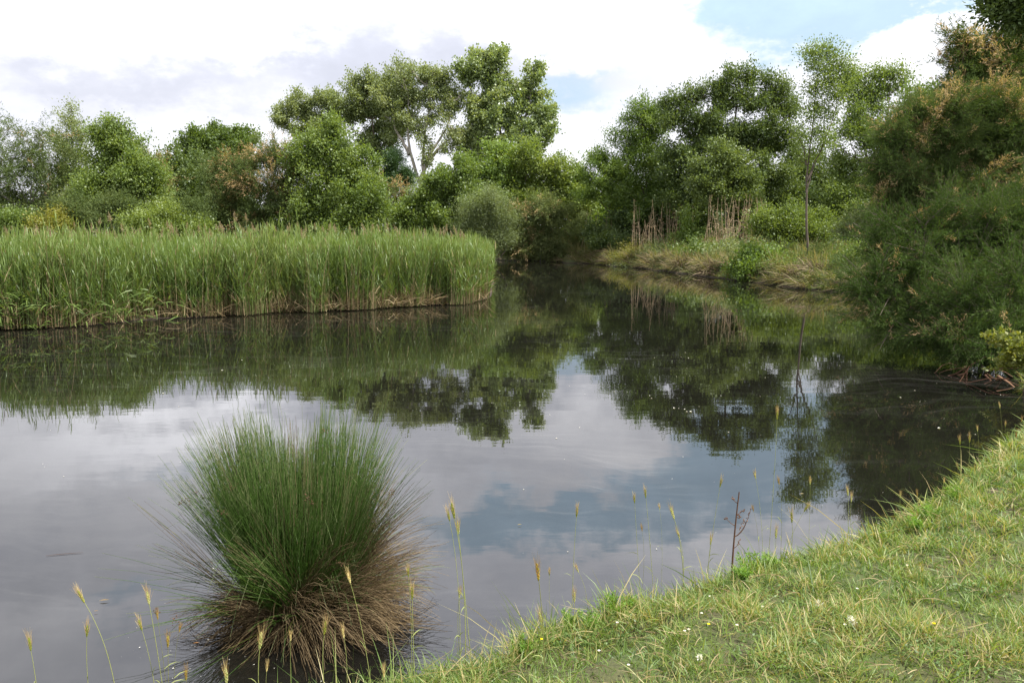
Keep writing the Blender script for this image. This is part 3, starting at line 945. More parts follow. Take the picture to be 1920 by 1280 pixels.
# ---- low shrubs between the reeds and the left wood
for lab, b, Y, cl, lf, N_ in [
        ('small grey tamarisk shrub in front of the vine draped tree, left one', 145, 43, [(135, 390, 26, 18), (160, 400, 24, 22), (145, 420, 40, 22)], 'tam', 11000),
        ('small grey tamarisk shrub in front of the vine draped tree, right one', 218, 43, [(205, 385, 26, 18), (235, 388, 26, 20), (218, 415, 46, 24)], 'tam', 12000),
        ('grey tamarisk shrub below the dark green bush, above the reed tops', 355, 43.5, [(345, 395, 22, 16), (368, 400, 20, 18), (355, 420, 34, 20)], 'tam', 9500),
        ('yellowing shrub poking above the reeds at the far left', 100, 42, [(90, 425, 20, 13), (112, 420, 20, 14), (100, 440, 34, 16)], 'yellow', 7000),
        ('lime green bramble over the reeds right of the dark bare gap', 300, 42, [(275, 410, 26, 14), (310, 405, 30, 15), (345, 425, 34, 14), (385, 435, 22, 14), (300, 430, 50, 16)], 'lime', 11000),
        ('olive scrub at the far left edge, above the reed tops', 25, 42.5, [(10, 420, 34, 18), (50, 425, 30, 16), (25, 440, 50, 16), (-40, 420, 40, 24)], 'mid', 10000)]:
    tree('small_shrub', lab, 'bush', Y, b, [[(b, 455), (b, 425)]], cl, leaf=lf, bark='greybark', N=N_,
         L=.15 if lf == 'tam' else .13, Wd=.035 if lf == 'tam' else .09, tr=.03, tint0=.5, lobes=10, group='low shrubs behind the reed bed')

tree('broadleaf_bush', 'yellow green thicket behind the small open tree with the forked stem', 'bush', 57, 1120,
     [[(1120, 450), (1118, 380)]],
     [(1095, 375, 30, 24), (1130, 385, 34, 26), (1165, 395, 34, 26), (1100, 415, 44, 26), (1155, 425, 50, 26), (1075, 440, 40, 24)],
     leaf='bright', N=15000, L=.2, Wd=.13, lobes=11, tr=.1, tint0=.5)

tree('broadleaf_bush', 'shadowy hedge like bush behind the dark ivy mound, under the big dark tree', 'bush', 58, 1250,
     [[(1250, 450), (1248, 400)]],
     [(1185, 385, 40, 30), (1235, 375, 40, 34), (1290, 375, 40, 34), (1340, 385, 40, 34), (1210, 425, 60, 26), (1280, 425, 60, 26), (1350, 425, 50, 26), (1420, 410, 50, 34)],
     leaf='dark', N=16000, L=.22, Wd=.14, lobes=11, tr=.1, tint0=.4)

tree('broadleaf_bush', 'deep green bush closing the channel behind the leaning shrub and reed bed end', 'bush', 60, 925,
     [[(925, 450), (923, 400)]],
     [(880, 395, 40, 36), (930, 385, 40, 40), (975, 400, 40, 36), (900, 440, 60, 24), (950, 440, 60, 24), (850, 430, 40, 30)],
     leaf='dark', N=16000, L=.24, Wd=.15, lobes=11, tr=.1, tint0=.45)
for lab, b, Y, cl, lf, N_, L_, W_ in [
        ('pale green sprawling weed clump on the bank left of the long twig heap', 1235, 43.6, [(1215, 482, 22, 12), (1245, 478, 24, 14), (1232, 492, 34, 10)], 'olive', 5200, .12, .05),
        ('brownish green mound hanging to the water at the middle of the far bank', 1195, 45.2, [(1180, 478, 22, 14), (1205, 484, 22, 14), (1192, 492, 30, 10)], 'yellow', 4200, .12, .03),
        ('dull green leafy weeds above the long twig heap', 1320, 39.5, [(1300, 470, 24, 14), (1335, 472, 26, 14), (1318, 484, 36, 10)], 'mid', 6000, .10, .06),
        ('grey green scrub right of the long twig heap, behind the round bush', 1375, 37.2, [(1360, 478, 20, 14), (1385, 474, 22, 16), (1372, 492, 28, 10)], 'olive', 5200, .10, .045),
        ('fresh green weeds at the water edge left of the root tangle', 1490, 30.6, [(1478, 512, 18, 12), (1500, 508, 16, 14), (1490, 524, 24, 8)], 'mid', 3800, .08, .045),
        ('low dark scrub at the far bank corner beside the blue grey tamarisk', 1172, 47.5, [(1160, 470, 18, 14), (1180, 468, 18, 14)], 'dark', 3600, .13, .08),
        ('bushy weeds at the top of the far bank between the two rows of dead stalks', 1312, 43.5, [(1295, 440, 22, 14), (1318, 446, 20, 12)], 'bright', 3600, .12, .07),
        ('green scrub at the meadow edge right of the root tangle', 1590, 28.5, [(1575, 500, 20, 16), (1600, 505, 26, 20), (1620, 490, 26, 18)], 'mid', 6000, .08, .04)]:
    cl = [(q[0], q[1], q[2] * 1.2, q[3] * 1.3) for q in cl]
    tree('bank_scrub', lab, 'scrub', Y, b, [[(b, cl[-1][1] + 8), (b, cl[0][1])]], cl, leaf=lf, bark='bark', N=N_, L=L_, Wd=W_, tr=.025, lobes=9,
         group='scrub plants along the far right bank', flat=.7)

# ---- right hand tamarisks
NT_ = dict(leaf='tamdark', bark='bark', droop=.18, upb=0, jit=.5, flat=1.0, twigs=.4, spray=1.5)
tree('tamarisk', 'huge dark tamarisk overhanging the water on the right, lowest boughs touching the surface', 'tree', 12.8, 1960,
     [[(1965, 640), (1950, 560), (1900, 480), (1850, 420)], [(1962, 640), (1900, 570), (1800, 540), (1700, 540)], [(1965, 640), (1990, 520), (1990, 420)],
      [(1960, 650), (1880, 620), (1780, 620), (1690, 610)], [(1955, 620), (1870, 540), (1760, 480), (1660, 455)]],
     [(1650, 480, 60, 45, .5), (1640, 545, 55, 45, 0), (1690, 590, 70, 45, -.3), (1665, 600, 60, 30, .4, .8), (1720, 440, 70, 55, .6), (1730, 520, 75, 60, .2), (1760, 600, 75, 50, -.5), (1800, 640, 80, 36, -1.2),
      (1810, 450, 80, 70, .6), (1820, 540, 80, 70, 0), (1880, 610, 80, 60, -1.2), (1900, 500, 90, 80, 0), (1890, 420, 80, 70, .5), (1960, 580, 70, 80, -1),
      (1980, 450, 80, 90, 0), (1870, 655, 60, 24, -1.6), (2060, 540, 90, 110, 0)],
     N=330000, L=.075, Wd=.0075, m=44, tl=.36, spread=.020, lobes=15, lobe_r=.44, tr=.06, flowers=.010, limb=.36, **NT_)
tree('tamarisk', 'tall tamarisk with faded orange flower tips rising behind the overhanging dark one', 'tree', 17.0, 1860,
     [[(1870, 540), (1850, 430), (1820, 330), (1790, 240)], [(1860, 480), (1780, 400), (1700, 330)], [(1865, 500), (1910, 380), (1920, 260)], [(1860, 470), (1730, 420), (1640, 390)]],
     [(1790, 200, 50, 34), (1730, 225, 46, 36), (1840, 195, 50, 40), (1690, 270, 44, 40), (1760, 275, 60, 45), (1840, 265, 60, 50), (1910, 220, 50, 50), (1655, 310, 30, 30),
      (1700, 340, 55, 50), (1780, 350, 70, 55), (1860, 350, 70, 60), (1650, 385, 36, 34), (1720, 420, 60, 45), (1930, 310, 60, 70), (1940, 400, 60, 60), (1690, 470, 50, 30), (1800, 430, 60, 40)],
     N=230000, L=.095, Wd=.0105, m=40, tl=.42, spread=.026, lobes=14, tr=.13, flowers=.22, limb=.36, tint0=.80, **NT_)
tree('tamarisk', 'topmost wispy rust topped tamarisk against the sky at the right edge', 'tree', 21.0, 1850,
     [[(1860, 400), (1850, 250), (1830, 130), (1815, 70)], [(1855, 220), (1890, 130), (1900, 70)], [(1850, 200), (1790, 140)]],
     [(1805, 78, 24, 22), (1830, 100, 30, 26), (1785, 120, 24, 22, 0, .6), (1880, 80, 30, 26), (1920, 85, 36, 36), (1860, 130, 44, 34), (1910, 140, 46, 40), (1820, 150, 40, 28), (1980, 120, 50, 60), (1870, 200, 60, 50)],
     N=62000, L=.14, Wd=.017, m=30, tl=.5, spread=.03, lobes=12, tr=.12, flowers=.26, limb=.36, tint0=.80, **NT_)
tree('overhanging_tree', 'broadleaf tree leaning in at the top right corner, dark leaves against the sky', 'tree', 15.0, 2120,
     [[(2130, 560), (2110, 300), (2060, 100), (2030, 0)], [(2090, 200), (1990, 60), (1920, 20)]],
     [(1905, 12, 32, 22), (1890, -10, 28, 22), (1925, 40, 20, 12), (1960, 0, 50, 40), (2030, 0, 60, 40), (1990, -60, 70, 40)],
     leaf='dark', N=26000, L=.12, Wd=.06, m=14, tl=.4, spread=.09, lobes=13, tr=.16, tint0=.5, flat=.6)
tree('orange_shrub', 'small yellow and rust leaved shrub at the water edge on the right border', 'bush', 10.0, 1930,
     [[(1925, 700), (1915, 660), (1900, 640)], [(1928, 700), (1890, 690), (1868, 688)]],
     [(1900, 650, 26, 16), (1925, 640, 28, 22), (1880, 682, 22, 12), (1910, 680, 28, 16), (1940, 670, 30, 26)],
     leaf='yellow', N=2300, L=.055, Wd=.032, m=10, tl=.14, spread=.03, lobes=8, tr=.014, tint0=.16, base_z=.1, flat=.6)
tree('robinia_tree', 'leafy tree glimpsed behind the flowering tamarisk, left of its upper crown', 'tree', 33, 1745,
     [[(1750, 450), (1750, 330), (1745, 230)]],
     [(1720, 190, 30, 20), (1760, 185, 34, 20), (1740, 225, 44, 28), (1700, 260, 36, 30), (1770, 280, 60, 40), (1720, 340, 60, 44), (1790, 360, 60, 50), (1740, 410, 60, 40)],
     leaf='mid', N=24000, L=.15, Wd=.08, lobes=12, flat=.6, tr=.14, tint0=.55)

# ---- far wood seen as one mass through the gaps
mb = MB()
n = 1100
fx = rng.uniform(-95, 95, n)
fy = 100 + rng.uniform(-6, 10, n) + np.abs(fx) * 0.05
fr = rng.uniform(1.3, 2.6, n)
fh = rng.uniform(0.5, 6.0, n)
m_ = 60
idx = np.repeat(np.arange(n), m_)
od = rand_unit(len(idx))
B = np.stack([fx, fy, fh], 1)[idx] + od * (fr[idx] * rng.uniform(0.2, 1, len(idx)) ** .5)[:, None]
mb.leaves(B, rand_unit(len(idx)), side_of(rand_unit(len(idx)), .5), .42, .3, (rng.uniform(.2, .8, n))[idx] + rng.normal(size=len(idx)) * .1)
fw = mb.build('far_wood', M['mid'])
tag(fw, 'distant belt of woodland behind all the trees', kind='stuff')

# ------------------------------------------------------------------ reed bed
RB = np.array([g2(921, 560, 0), g2(880, 571, 0), g2(750, 578, 0), g2(600, 586, 0), g2(500, 588, 0), g2(400, 596, 0), g2(300, 600, 0),
               g2(160, 612, 0), g2(0, 620, 0), (-14, 15.2), (-17, 14.2)])   # front edge, right to left


def front_y(x):
    o = np.argsort(RB[:, 0])
    return np.interp(x, RB[o, 0], RB[o, 1])


def back_y(x):
    return 41 + 0 * x


def right_x(y):
    # right end of the bed lies along the channel
    return np.interp(y, [24, 30, 43], [gp(920, 557)[0] - .02, gp(926, 530)[0] - .1, gp(922, 503)[0] - .1])


def reed_points(n, dmin, dmax, dens_pow=1.0):
    x = rng.uniform(-17, 0.0, n * 3)
    f = rng.uniform(0, 1, n * 3) ** dens_pow
    y = front_y(x) + dmin + f * (dmax - dmin) + 0.16 * nz2(np.stack([x, x * 0], 1)) + .16 * SinNoise(77, 2.6)(np.stack([x, x * 0], 1))
    k = (SinNoise(83, .8)(np.stack([x, y], 1)) > rng.uniform(-2.4, -.5, len(x))) & (x < right_x(y)) & (y < 42) & (np.abs(x) < y * 0.72 + 1)
    return np.stack([x[k], y[k]], 1)[:n]


nzr = SinNoise(11, 2.4)


def add_reeds(mbuf, pts, nleaf, hmul=1.0, wmul=1.0, leafL=.42, lean=.07, dry=.1):
    n = len(pts)
    x, y = pts[:, 0], pts[:, 1]
    z0 = np.full(n, 0.03)
    H = (1.60 + 0.12 * nzr(pts) + rng.normal(size=n) * .19 + .3 * (rng.uniform(0, 1, n) < .05)) * hmul
    H = H * (1 + .055 * SinNoise(78, .9)(pts) + .05 * SinNoise(79, 2.1)(pts)) * (1 - .36 * np.exp(-np.maximum(right_x(y) - x, 0) / .7))
    H = H * np.interp(y - front_y(x), [0, .5, 2, 12], [.88, .97, 1.0, .98])
    ld = np.column_stack([rng.normal(size=n) * lean + .02, rng.normal(size=n) * lean - .02]) + np.column_stack([.07 * SinNoise(81, 1.6)(pts), .05 * SinNoise(82, 1.9)(pts)])
    K = 5
    t = np.linspace(0, 1, K)
    P = np.empty((n, K, 3))
    P[:, :, 0] = x[:, None] + ld[:, :1] * H[:, None] * t ** 1.6
    P[:, :, 1] = y[:, None] + ld[:, 1:] * H[:, None] * t ** 1.6
    P[:, :, 2] = z0[:, None] + H[:, None] * t * .93
    sd_ = nrm(np.column_stack([np.ones(n), rng.normal(size=n) * .5, np.zeros(n)]))
    Wd_ = np.linspace(.010, .005, K)[None] * np.ones((n, 1)) * wmul
    tb = rng.uniform(.2, .9, n)
    isdry = rng.uniform(0, 1, n) < dry
    g = ~isdry
    mbuf.strips(P[g], sd_[g], Wd_[g], .35 + .3 * tb[g], 0)
    foot = np.clip(.20 + .10 * nzr(pts * 1.7 + 5) + rng.normal(size=n) * .09, .03, .5)[:, None, None]
    Pf = P[:, :1] + (P[:, 2:3] - P[:, :1]) * 2 * foot * np.array([0, .5, 1.0])[None, :, None]
    gf = g & (rng.uniform(0, 1, n) < .75)
    mbuf.strips(Pf[gf], sd_[gf], Wd_[gf][:, :3] * 1.3, tb[gf] * .8 + .05, 1)       # dry sheaths round the foot
    if isdry.any():
        mbuf.strips(P[isdry], sd_[isdry], Wd_[isdry], tb[isdry], 1)
    # leaves
    gi = np.where(g)[0]
    idx = np.repeat(gi, nleaf)
    N = len(idx)
    f = rng.uniform(.10, 1.0, N) ** .85
    cum = f * (K - 1)
    i0 = np.clip(cum.astype(int), 0, K - 2)
    fr_ = (cum - i0)[:, None]
    B = P[idx, i0] * (1 - fr_) + P[idx, i0 + 1] * fr_
    a = rng.uniform(0, 6.283, N)
    out = np.column_stack([np.cos(a), np.sin(a), np.zeros(N)])
    ang = np.interp(f, [0.2, .7, 1], [.58, .36, .12]) * rng.uniform(.5, 1.4, N)
    d0 = nrm(out * np.sin(ang)[:, None] + np.array([0, 0, 1.0]) * np.cos(ang)[:, None])
    Ls = leafL * rng.uniform(.6, 1.25, N) * np.interp(f, [.2, .5, 1], [.75, 1, .8])
    bend = rng.uniform(.05, .45, N)
    t3 = np.linspace(0, 1, 4)
    Pl = B[:, None] + d0[:, None] * (Ls[:, None] * t3)[..., None] + (out[:, None] * .5 + np.array([0, 0, -1.0])) * ((bend * Ls)[:, None] * t3 ** 2)[..., None]
    S = nrm(np.cross(d0, out + rng.normal(size=(N, 3)) * .4))
    Wl = np.array([.45, 1, .75, .04])[None] * (.0155 * wmul * rng.uniform(.7, 1.2, N))[:, None]
    tl_ = .40 + .22 * f + .12 * (nzr(pts)[idx]) + rng.normal(size=N) * .12
    old = (rng.uniform(0, 1, N) < np.interp(f, [.1, .3, .6], [.45, .14, .03]))
    mbuf.strips(Pl[~old], S[~old], Wl[~old], tl_[~old], 0)
    mbuf.strips(Pl[old], S[old], Wl[old], rng.uniform(.2, .9, old.sum()), 1)


reeds = MB()
add_reeds(reeds, reed_points(4800, 0.02, 1.1), 11, dry=.18)
add_reeds(reeds, reed_points(5500, 1.0, 5.5), 9, dry=.06)
add_reeds(reeds, reed_points(5500, 5.0, 24), 8, wmul=1.35, hmul=.97, dry=.06)
# right hand end of the bed seen side-on along the channel
yy = rng.uniform(24.6, 42, 2600)
pp = np.stack([right_x(yy) - np.abs(rng.normal(size=2600)) * .5, yy], 1)
add_reeds(reeds, pp, 7, wmul=1.1, dry=.1)
# leaning old stems and litter along the front
n = 3200
x = rng.uniform(-16, -0.7, n)
pz = SinNoise(31, 2.2)(np.stack([x, x * 0], 1))
keep = rng.uniform(-1.2, 1.6, n) < pz + .6
x = x[keep]
n = len(x)
y = front_y(x) + rng.uniform(-.05, .4, n)
a = rng.uniform(0, 6.283, n)
tilt = rng.uniform(.1, 1.25, n)
d0 = np.column_stack([np.cos(a) * np.sin(tilt), np.sin(a) * np.sin(tilt) * .5, np.cos(tilt)])
Ls = rng.uniform(.25, .85, n)
t3 = np.linspace(0, 1, 3)
P = np.column_stack([x, y, rng.uniform(.0, .15, n)])[:, None] + d0[:, None] * (Ls[:, None] * t3)[..., None] + np.array([0, 0, -.25]) * (Ls[:, None] * t3 ** 2)[..., None]
P[..., 2] = np.maximum(P[..., 2], .01)
reeds.strips(P, nrm(np.cross(d0, rand_unit(n))), np.array([1, .9, .3])[None] * rng.uniform(.008, .018, n)[:, None], rng.uniform(0, .95, n), 1)
# fresh side shoots drooping over the water at the left
n = 420
cx = np.concatenate([rng.normal(gp(110, 600)[0], .55, n // 2), rng.normal(gp(40, 600)[0], .4, n // 4), rng.normal(gp(250, 600)[0], .6, n - n // 2 - n // 4)])
cy = front_y(cx) + rng.uniform(-.25, .2, n)
P0 = np.column_stack([cx, cy, rng.uniform(.05, .75, n)])
a = rng.uniform(3.3, 6.1, n)
out = np.column_stack([np.cos(a), np.sin(a), np.zeros(n)])
d0 = nrm(out + np.array([0, 0, 1]) * rng.uniform(-.1, .9, n)[:, None])
Ls = rng.uniform(.25, .5, n)
t3 = np.linspace(0, 1, 4)
P = P0[:, None] + d0[:, None] * (Ls[:, None] * t3)[..., None] + np.array([0, 0, -.4]) * (Ls[:, None] * t3 ** 2)[..., None]
P[..., 2] = np.maximum(P[..., 2], .015)
reeds.strips(P, nrm(np.cross(d0, out + rng.normal(size=(n, 3)) * .5 + np.array([0, 0, .6]))), np.array([.4, 1, .7, .04])[None] * .026 * np.ones((n, 1)), .55 + rng.normal(size=n) * .15, 0)
rb = reeds.build('reed_bed', [M['reed'], M['straw']])
tag(rb, 'tall bright green reed bed along the far left shore', kind='stuff')


def plume_mesh(H, lean, plume=.24):
    """one old reed: thin tan stem with a drooping brown plume"""
    s, p = MB(), MB()
    K = 6
    t = np.linspace(0, 1, K)
    P = np.column_stack([lean[0] * t ** 2, lean[1] * t ** 2, H * t])[None]
    s.tubes(P, np.linspace(.0075, .004, K)[None], 4, .6)
    n = 70
    f = rng.uniform(0, 1, n)
    tip = P[0, -1]
    B = tip + np.column_stack([lean[0] * f * .3, lean[1] * f * .3, (f - .45) * plume])
    Dd = nrm(rng.normal(size=(n, 3)) * .55 + np.array([.35, 0, .55]))
    p.leaves(B, Dd, side_of(Dd), plume * .42 * (1.15 - f), .018, .45 + rng.normal(size=n) * .22)
    return s, p


# old plumes standing over the reeds
spots = []
for (px, py) in [(206, 408), (186, 415), (139, 422), (229, 423), (280, 418), (313, 421), (350, 422), (383, 426), (412, 423), (440, 408), (461, 407), (452, 428), (475, 427), (500, 424), (515, 430),
                 (540, 428), (556, 424), (572, 430), (590, 425), (606, 431), (655, 428), (690, 434), (24, 430), (45, 434), (70, 437), (98, 437), (120, 440), (160, 432), (240, 438), (262, 434), (300, 440),
                 (330, 436), (365, 440), (395, 438), (425, 440), (488, 440), (530, 440), (565, 441), (620, 436), (640, 440), (660, 443), (725, 440), (760, 438), (790, 443), (835, 428), (846, 440), (863, 441),
                 (710, 446), (740, 447), (10, 440), (85, 445), (200, 440), (217, 444)]:
    spots.append((px, py))
for i in range(90):
    spots.append((rng.uniform(0, 870), rng.uniform(425, 447)))
for i, (px, py) in enumerate(spots):
    Yp = rng.uniform(31, 40)
    tip = at(px, py, Yp)
    H = tip[2] - .05
    ln = rng.normal(size=2) * .12
    o = empty('old_reed', (tip[0] - ln[0], Yp - ln[1], .05))
    s, p = plume_mesh(H, ln, rng.uniform(.26, .42))
    s.build('stem', M['straw'], o)
    p.build('plume', M['plume'], o)
    tag(o, "last year's brown feathery reed plume standing above the green reed bed", 'reed', 'old plumes over the reed bed')

# dead stalks on the right bank
for grp, lab, xr, ny_, cnt, tops in [
        ('dead stalks of the left row', 'thin tan dead reed stalk in the sparse left row before the dark ivy mound', (1185, 1300), 446, 64, (372, 442)),
        ('dead stalks of the right row', 'thin reddish tan dead reed stalk in the dense right row below the layered young tree', (1328, 1428), 450, 84, (362, 440)),
        ('dead stalks near the tamarisk', 'thin pale dead reed stalk right of the blue grey waterside tamarisk', (1085, 1175), 470, 16, (385, 440))]:
    for i in range(cnt):
        px = rng.uniform(*xr)
        Yp = {1085: rng.uniform(48.5, 50), 1185: rng.uniform(45.2, 47), 1328: rng.uniform(38.3, 40.5)}[xr[0]]
        tip = at(px, rng.uniform(*tops), Yp)
        bzv = gz(tip[0], Yp)
        ln = rng.normal(size=2) * .20
        s = MB()
        t = np.linspace(0, 1, 6)
        H = tip[2] - bzv
        P = np.column_stack([ln[0] * t ** 2, ln[1] * t ** 2, H * t])[None]
        s.tubes(P, np.linspace(.0095, .0055, 6)[None], 4, rng.uniform(.35, .95))
        nn = 6
        f = rng.uniform(.3, 1, nn)
        Dd = nrm(rng.normal(size=(nn, 3)) + np.array([0, 0, .4]))
        s.leaves(np.column_stack([ln[0] * f ** 2, ln[1] * f ** 2, H * f]), Dd, side_of(Dd), .22, .018, rng.uniform(.3, 1, nn))
        o = s.build('dead_reed_stalk', M['stalk'])
        o.location = (tip[0] - ln[0], Yp - ln[1], bzv - .02)
        tag(o, lab, 'reed stalk', grp)

# ------------------------------------------------------------------ rough grass on the right bank
n = 60000
x = rng.uniform(-2, 26, n * 2)
y = rng.uniform(24, 56, n * 2)
P2 = np.stack([x, y], 1)
d = pond_sd(P2)
k = (d > -.05) & (x > 0.2 + (y - 30) * -.06) & ((d < 9) | (rng.uniform(0, 1, len(d)) < .5)) & (x > -1.5)
P2, d = P2[k][:n], d[k][:n]
n = len(P2)
nzb, nzc = SinNoise(41, 2.2), SinNoise(42, .8)
hgt = .40 + .22 * nzb(P2) + .18 * nzc(P2)
meadow = sstep(P2[:, 0] - P2[:, 1] * .33, .6, 2.0)
Ls = np.clip(hgt, .12, 1.0) * rng.uniform(.6, 1.4, n) * (1 - .35 * meadow)
a = rng.uniform(0, 6.283, n)
out = np.column_stack([np.cos(a), np.sin(a), np.zeros(n)])
tilt = np.abs(rng.normal(size=n)) * .45
d0 = nrm(out * np.sin(tilt)[:, None] + np.array([0, 0, 1]) * np.cos(tilt)[:, None])
Z = height(P2, True)
t3 = np.linspace(0, 1, 4)
P = np.column_stack([P2, Z - .02])[:, None] + d0[:, None] * (Ls[:, None] * t3)[..., None] + (out[:, None] * .6 + np.array([0, 0, -.5])) * ((Ls * rng.uniform(0, .5, n))[:, None] * t3 ** 2)[..., None]
mb = MB()
mb.strips(P, nrm(np.cross(d0, rand_unit(n))), np.array([1, .9, .6, .08])[None] * rng.uniform(.018, .034, n)[:, None], .49 + .20 * nzc(P2) + .14 * nzb(P2) + rng.normal(size=n) * .17 - .10 * meadow, 0)
# long tussocky fringe hanging over the water edge
m2 = 26000
x = rng.uniform(-1, 12, m2 * 6)
y = rng.uniform(25, 56, m2 * 6)
Pq = np.stack([x, y], 1)
dq = pond_sd(Pq)
k = (dq > -.08) & (dq < .75) & (Pq[:, 0] > .3 + (Pq[:, 1] - 30) * -.06)
Pq, dq = Pq[k][:m2], dq[k][:m2]
m2 = len(Pq)
eps = .15
gxn = pond_sd(Pq + [eps, 0]) - dq
gyn = pond_sd(Pq + [0, eps]) - dq
wdir = -nrm(np.column_stack([gxn, gyn, np.zeros(m2)]))
a = rng.uniform(0, 6.283, m2)
out2 = nrm(wdir * .9 + np.column_stack([np.cos(a), np.sin(a), np.zeros(m2)]) * .8)
tl2 = rng.uniform(.2, 1.1, m2)
d2 = nrm(out2 * np.sin(tl2)[:, None] + np.array([0, 0, 1]) * np.cos(tl2)[:, None])
L2 = np.clip(.46 + .26 * nzc(Pq) + .16 * nzb(Pq), .12, 1.05) * rng.uniform(.6, 1.3, m2)
Z2 = height(Pq, True)
Z2 = np.maximum(Z2, .08)
Q = np.column_stack([Pq, Z2 - .02])[:, None] + d2[:, None] * (L2[:, None] * t3)[..., None] + (out2[:, None] * .5 + np.array([0, 0, -.9])) * ((L2 * rng.uniform(.2, .9, m2))[:, None] * t3 ** 2)[..., None]
Q[..., 2] = np.maximum(Q[..., 2], .01)
mb.strips(Q, nrm(np.cross(d2, rand_unit(m2))), np.array([1, .9, .6, .08])[None] * rng.uniform(.014, .030, m2)[:, None], .52 + .24 * nzc(Pq) + rng.normal(size=m2) * .2, 0)
mb.m[-1][:] = np.repeat((rng.uniform(0, 1, m2) < .30 + .30 * SinNoise(95, 3.0)(Pq)).astype(np.int32), 3)
bgr = mb.build('bank_grass', [M['bankgrass'], M['brush']])
tag(bgr, 'rough tan and green grass covering the far right bank', kind='stuff')


def brush(name, label, cat, px0, px1, py0, py1, Y0, Y1, n, hump=.45, z0=.05, mat='brush', lenr=(.3, .9)):
    mbb = MB()
    px = rng.uniform(0, 1, n)
    X0, X1 = at(px0, (py0 + py1) / 2, Y0)[0], at(px1, (py0 + py1) / 2, Y1)[0]
    bx = X0 + (X1 - X0) * px
    by = Y0 + (Y1 - Y0) * px + rng.normal(size=n) * .25
    bz = z0 + rng.uniform(0, hump, n) * np.sin(np.clip(px, .06, .94) * 3.14) ** .6
    a = rng.uniform(0, 6.283, n)
    dd = nrm(np.column_stack([np.cos(a), np.sin(a) * .7, rng.normal(size=n) * .35]))
    L_ = rng.uniform(*lenr, n)
    b0 = np.column_stack([bx, by, bz])
    c = b0 + dd * L_[:, None] * .5 + rng.normal(size=(n, 3)) * .12
    e = b0 + dd * L_[:, None] + np.array([0, 0, -.18])
    Q = quad_curve(b0, c, e, 5)
    Q[..., 2] = np.maximum(Q[..., 2], -.03)
    mbb.tubes(Q, np.linspace(1, .3, 5)[None] * rng.uniform(.006, .019, n)[:, None], 3, rng.uniform(0, 1, n))
    o0 = np.array([(X0 + X1) / 2, (Y0 + Y1) / 2, 0])
    o = mbb.build(name, M[mat], None, o0)
    return tag(o, label, cat)


brush('dead_brush', 'long heap of dead brown twigs at the water edge left of the round bush', 'brushwood', 1225, 1385, 500, 515, 43, 36, 520, .8)
brush('dead_brush', 'tangle of bare grey roots and twigs at the water below the lone sapling', 'brushwood', 1470, 1580, 528, 542, 30.0, 27.6, 620, .8)
brush('dead_brush', 'pale hanging dry grass and twigs right of the blue grey waterside tamarisk', 'brushwood', 1080, 1170, 480, 490, 50, 46, 280, .8, mat='straw')
brush('dead_branch', 'thin bare grey branches over the water by the yellow shrub on the right', 'branch', 1795, 1900, 670, 690, 11.3, 10.4, 15, .14, .03, mat='driedstalk', lenr=(.4, .9))

# ------------------------------------------------------------------ foreground bank grass
nza, nzt, nzp = SinNoise(51, 1.1), SinNoise(52, .28), SinNoise(53, .5)


def grass_pts(n, x0, x1, y0, y1):
    p = np.stack([rng.uniform(x0, x1, n), rng.uniform(y0, y1, n)], 1)
    return p


cand = np.vstack([grass_pts(950000, -1.5, 9.5, 2.0, 11.5), grass_pts(110000, -6, 0, 1.4, 3.2)])
dist = np.hypot(cand[:, 0], cand[:, 1])
keep = rng.uniform(0, 1, len(cand)) < np.clip((4.2 / np.maximum(dist, 2.5)) ** 1.3, .12, 1) * np.clip(.70 + .28 * nzp(cand) + .24 * nzt(cand), .32, 1)
keep &= np.abs(cand[:, 0]) < cand[:, 1] * .85 + 1.5
cand, dist = cand[keep], dist[keep]
d = pond_sd(cand)
k = (d > -.04)
cand, dist, d = cand[k], dist[k], d[k]
n = len(cand)
edge = sstep(d, .45, .0)
tuft = np.clip(.5 + .45 * nzt(cand) + .35 * nza(cand), 0, 1.6)
Ls = (.040 + .048 * tuft + .05 * edge) * rng.uniform(.5, 1.5, n)
long_ = rng.uniform(0, 1, n) < .02
Ls[long_] *= 2.0
long2 = (rng.uniform(0, 1, n) < .035) & (d < .22)
Ls[long2] *= 2.0
a = rng.uniform(0, 6.283, n)
out = np.column_stack([np.cos(a), np.sin(a), np.zeros(n)])
tilt = np.clip(np.abs(rng.normal(size=n)) * .85 + .1, 0, 1.5)
d0 = nrm(out * np.sin(tilt)[:, None] + np.array([0, 0, 1]) * np.cos(tilt)[:, None])
Z = height(cand)
t3 = np.linspace(0, 1, 4)
P = np.column_stack([cand, Z - .004])[:, None] + d0[:, None] * (Ls[:, None] * t3)[..., None] + (out[:, None] * .7 + np.array([0, 0, -.6])) * ((Ls * rng.uniform(0, .6, n))[:, None] * t3 ** 2)[..., None]
P[..., 2] = np.maximum(P[..., 2], (Z - .01)[:, None])
wd = rng.uniform(.0026, .0062, n) * np.clip(dist / 4.5, .85, 2.0)
dryp = .14 + .07 * nza(cand) + .07 * nzp(cand)
isdry = rng.uniform(0, 1, n) < dryp
ti = np.where(isdry, rng.uniform(.75, 1, n), .42 + .12 * nzt(cand) + .10 * nza(cand) + rng.normal(size=n) * .19)
mb = MB()
S = nrm(np.cross(d0, out + rng.normal(size=(n, 3)) * .8))
mb.strips(P, S, np.array([.8, 1, .7, .06])[None] * wd[:, None], ti, 0)
nzw = SinNoise(58, .8)
ci = np.where((nzw(cand) > .55) & (d > .05))[0]
ci = rng.choice(ci, min(len(ci), 16000), replace=False)
cb = np.column_stack([cand[ci], Z[ci]]) + np.column_stack([rng.normal(size=(len(ci), 2)) * .02, rng.uniform(.008, .04, len(ci))])
a = rng.uniform(0, 6.283, len(ci))
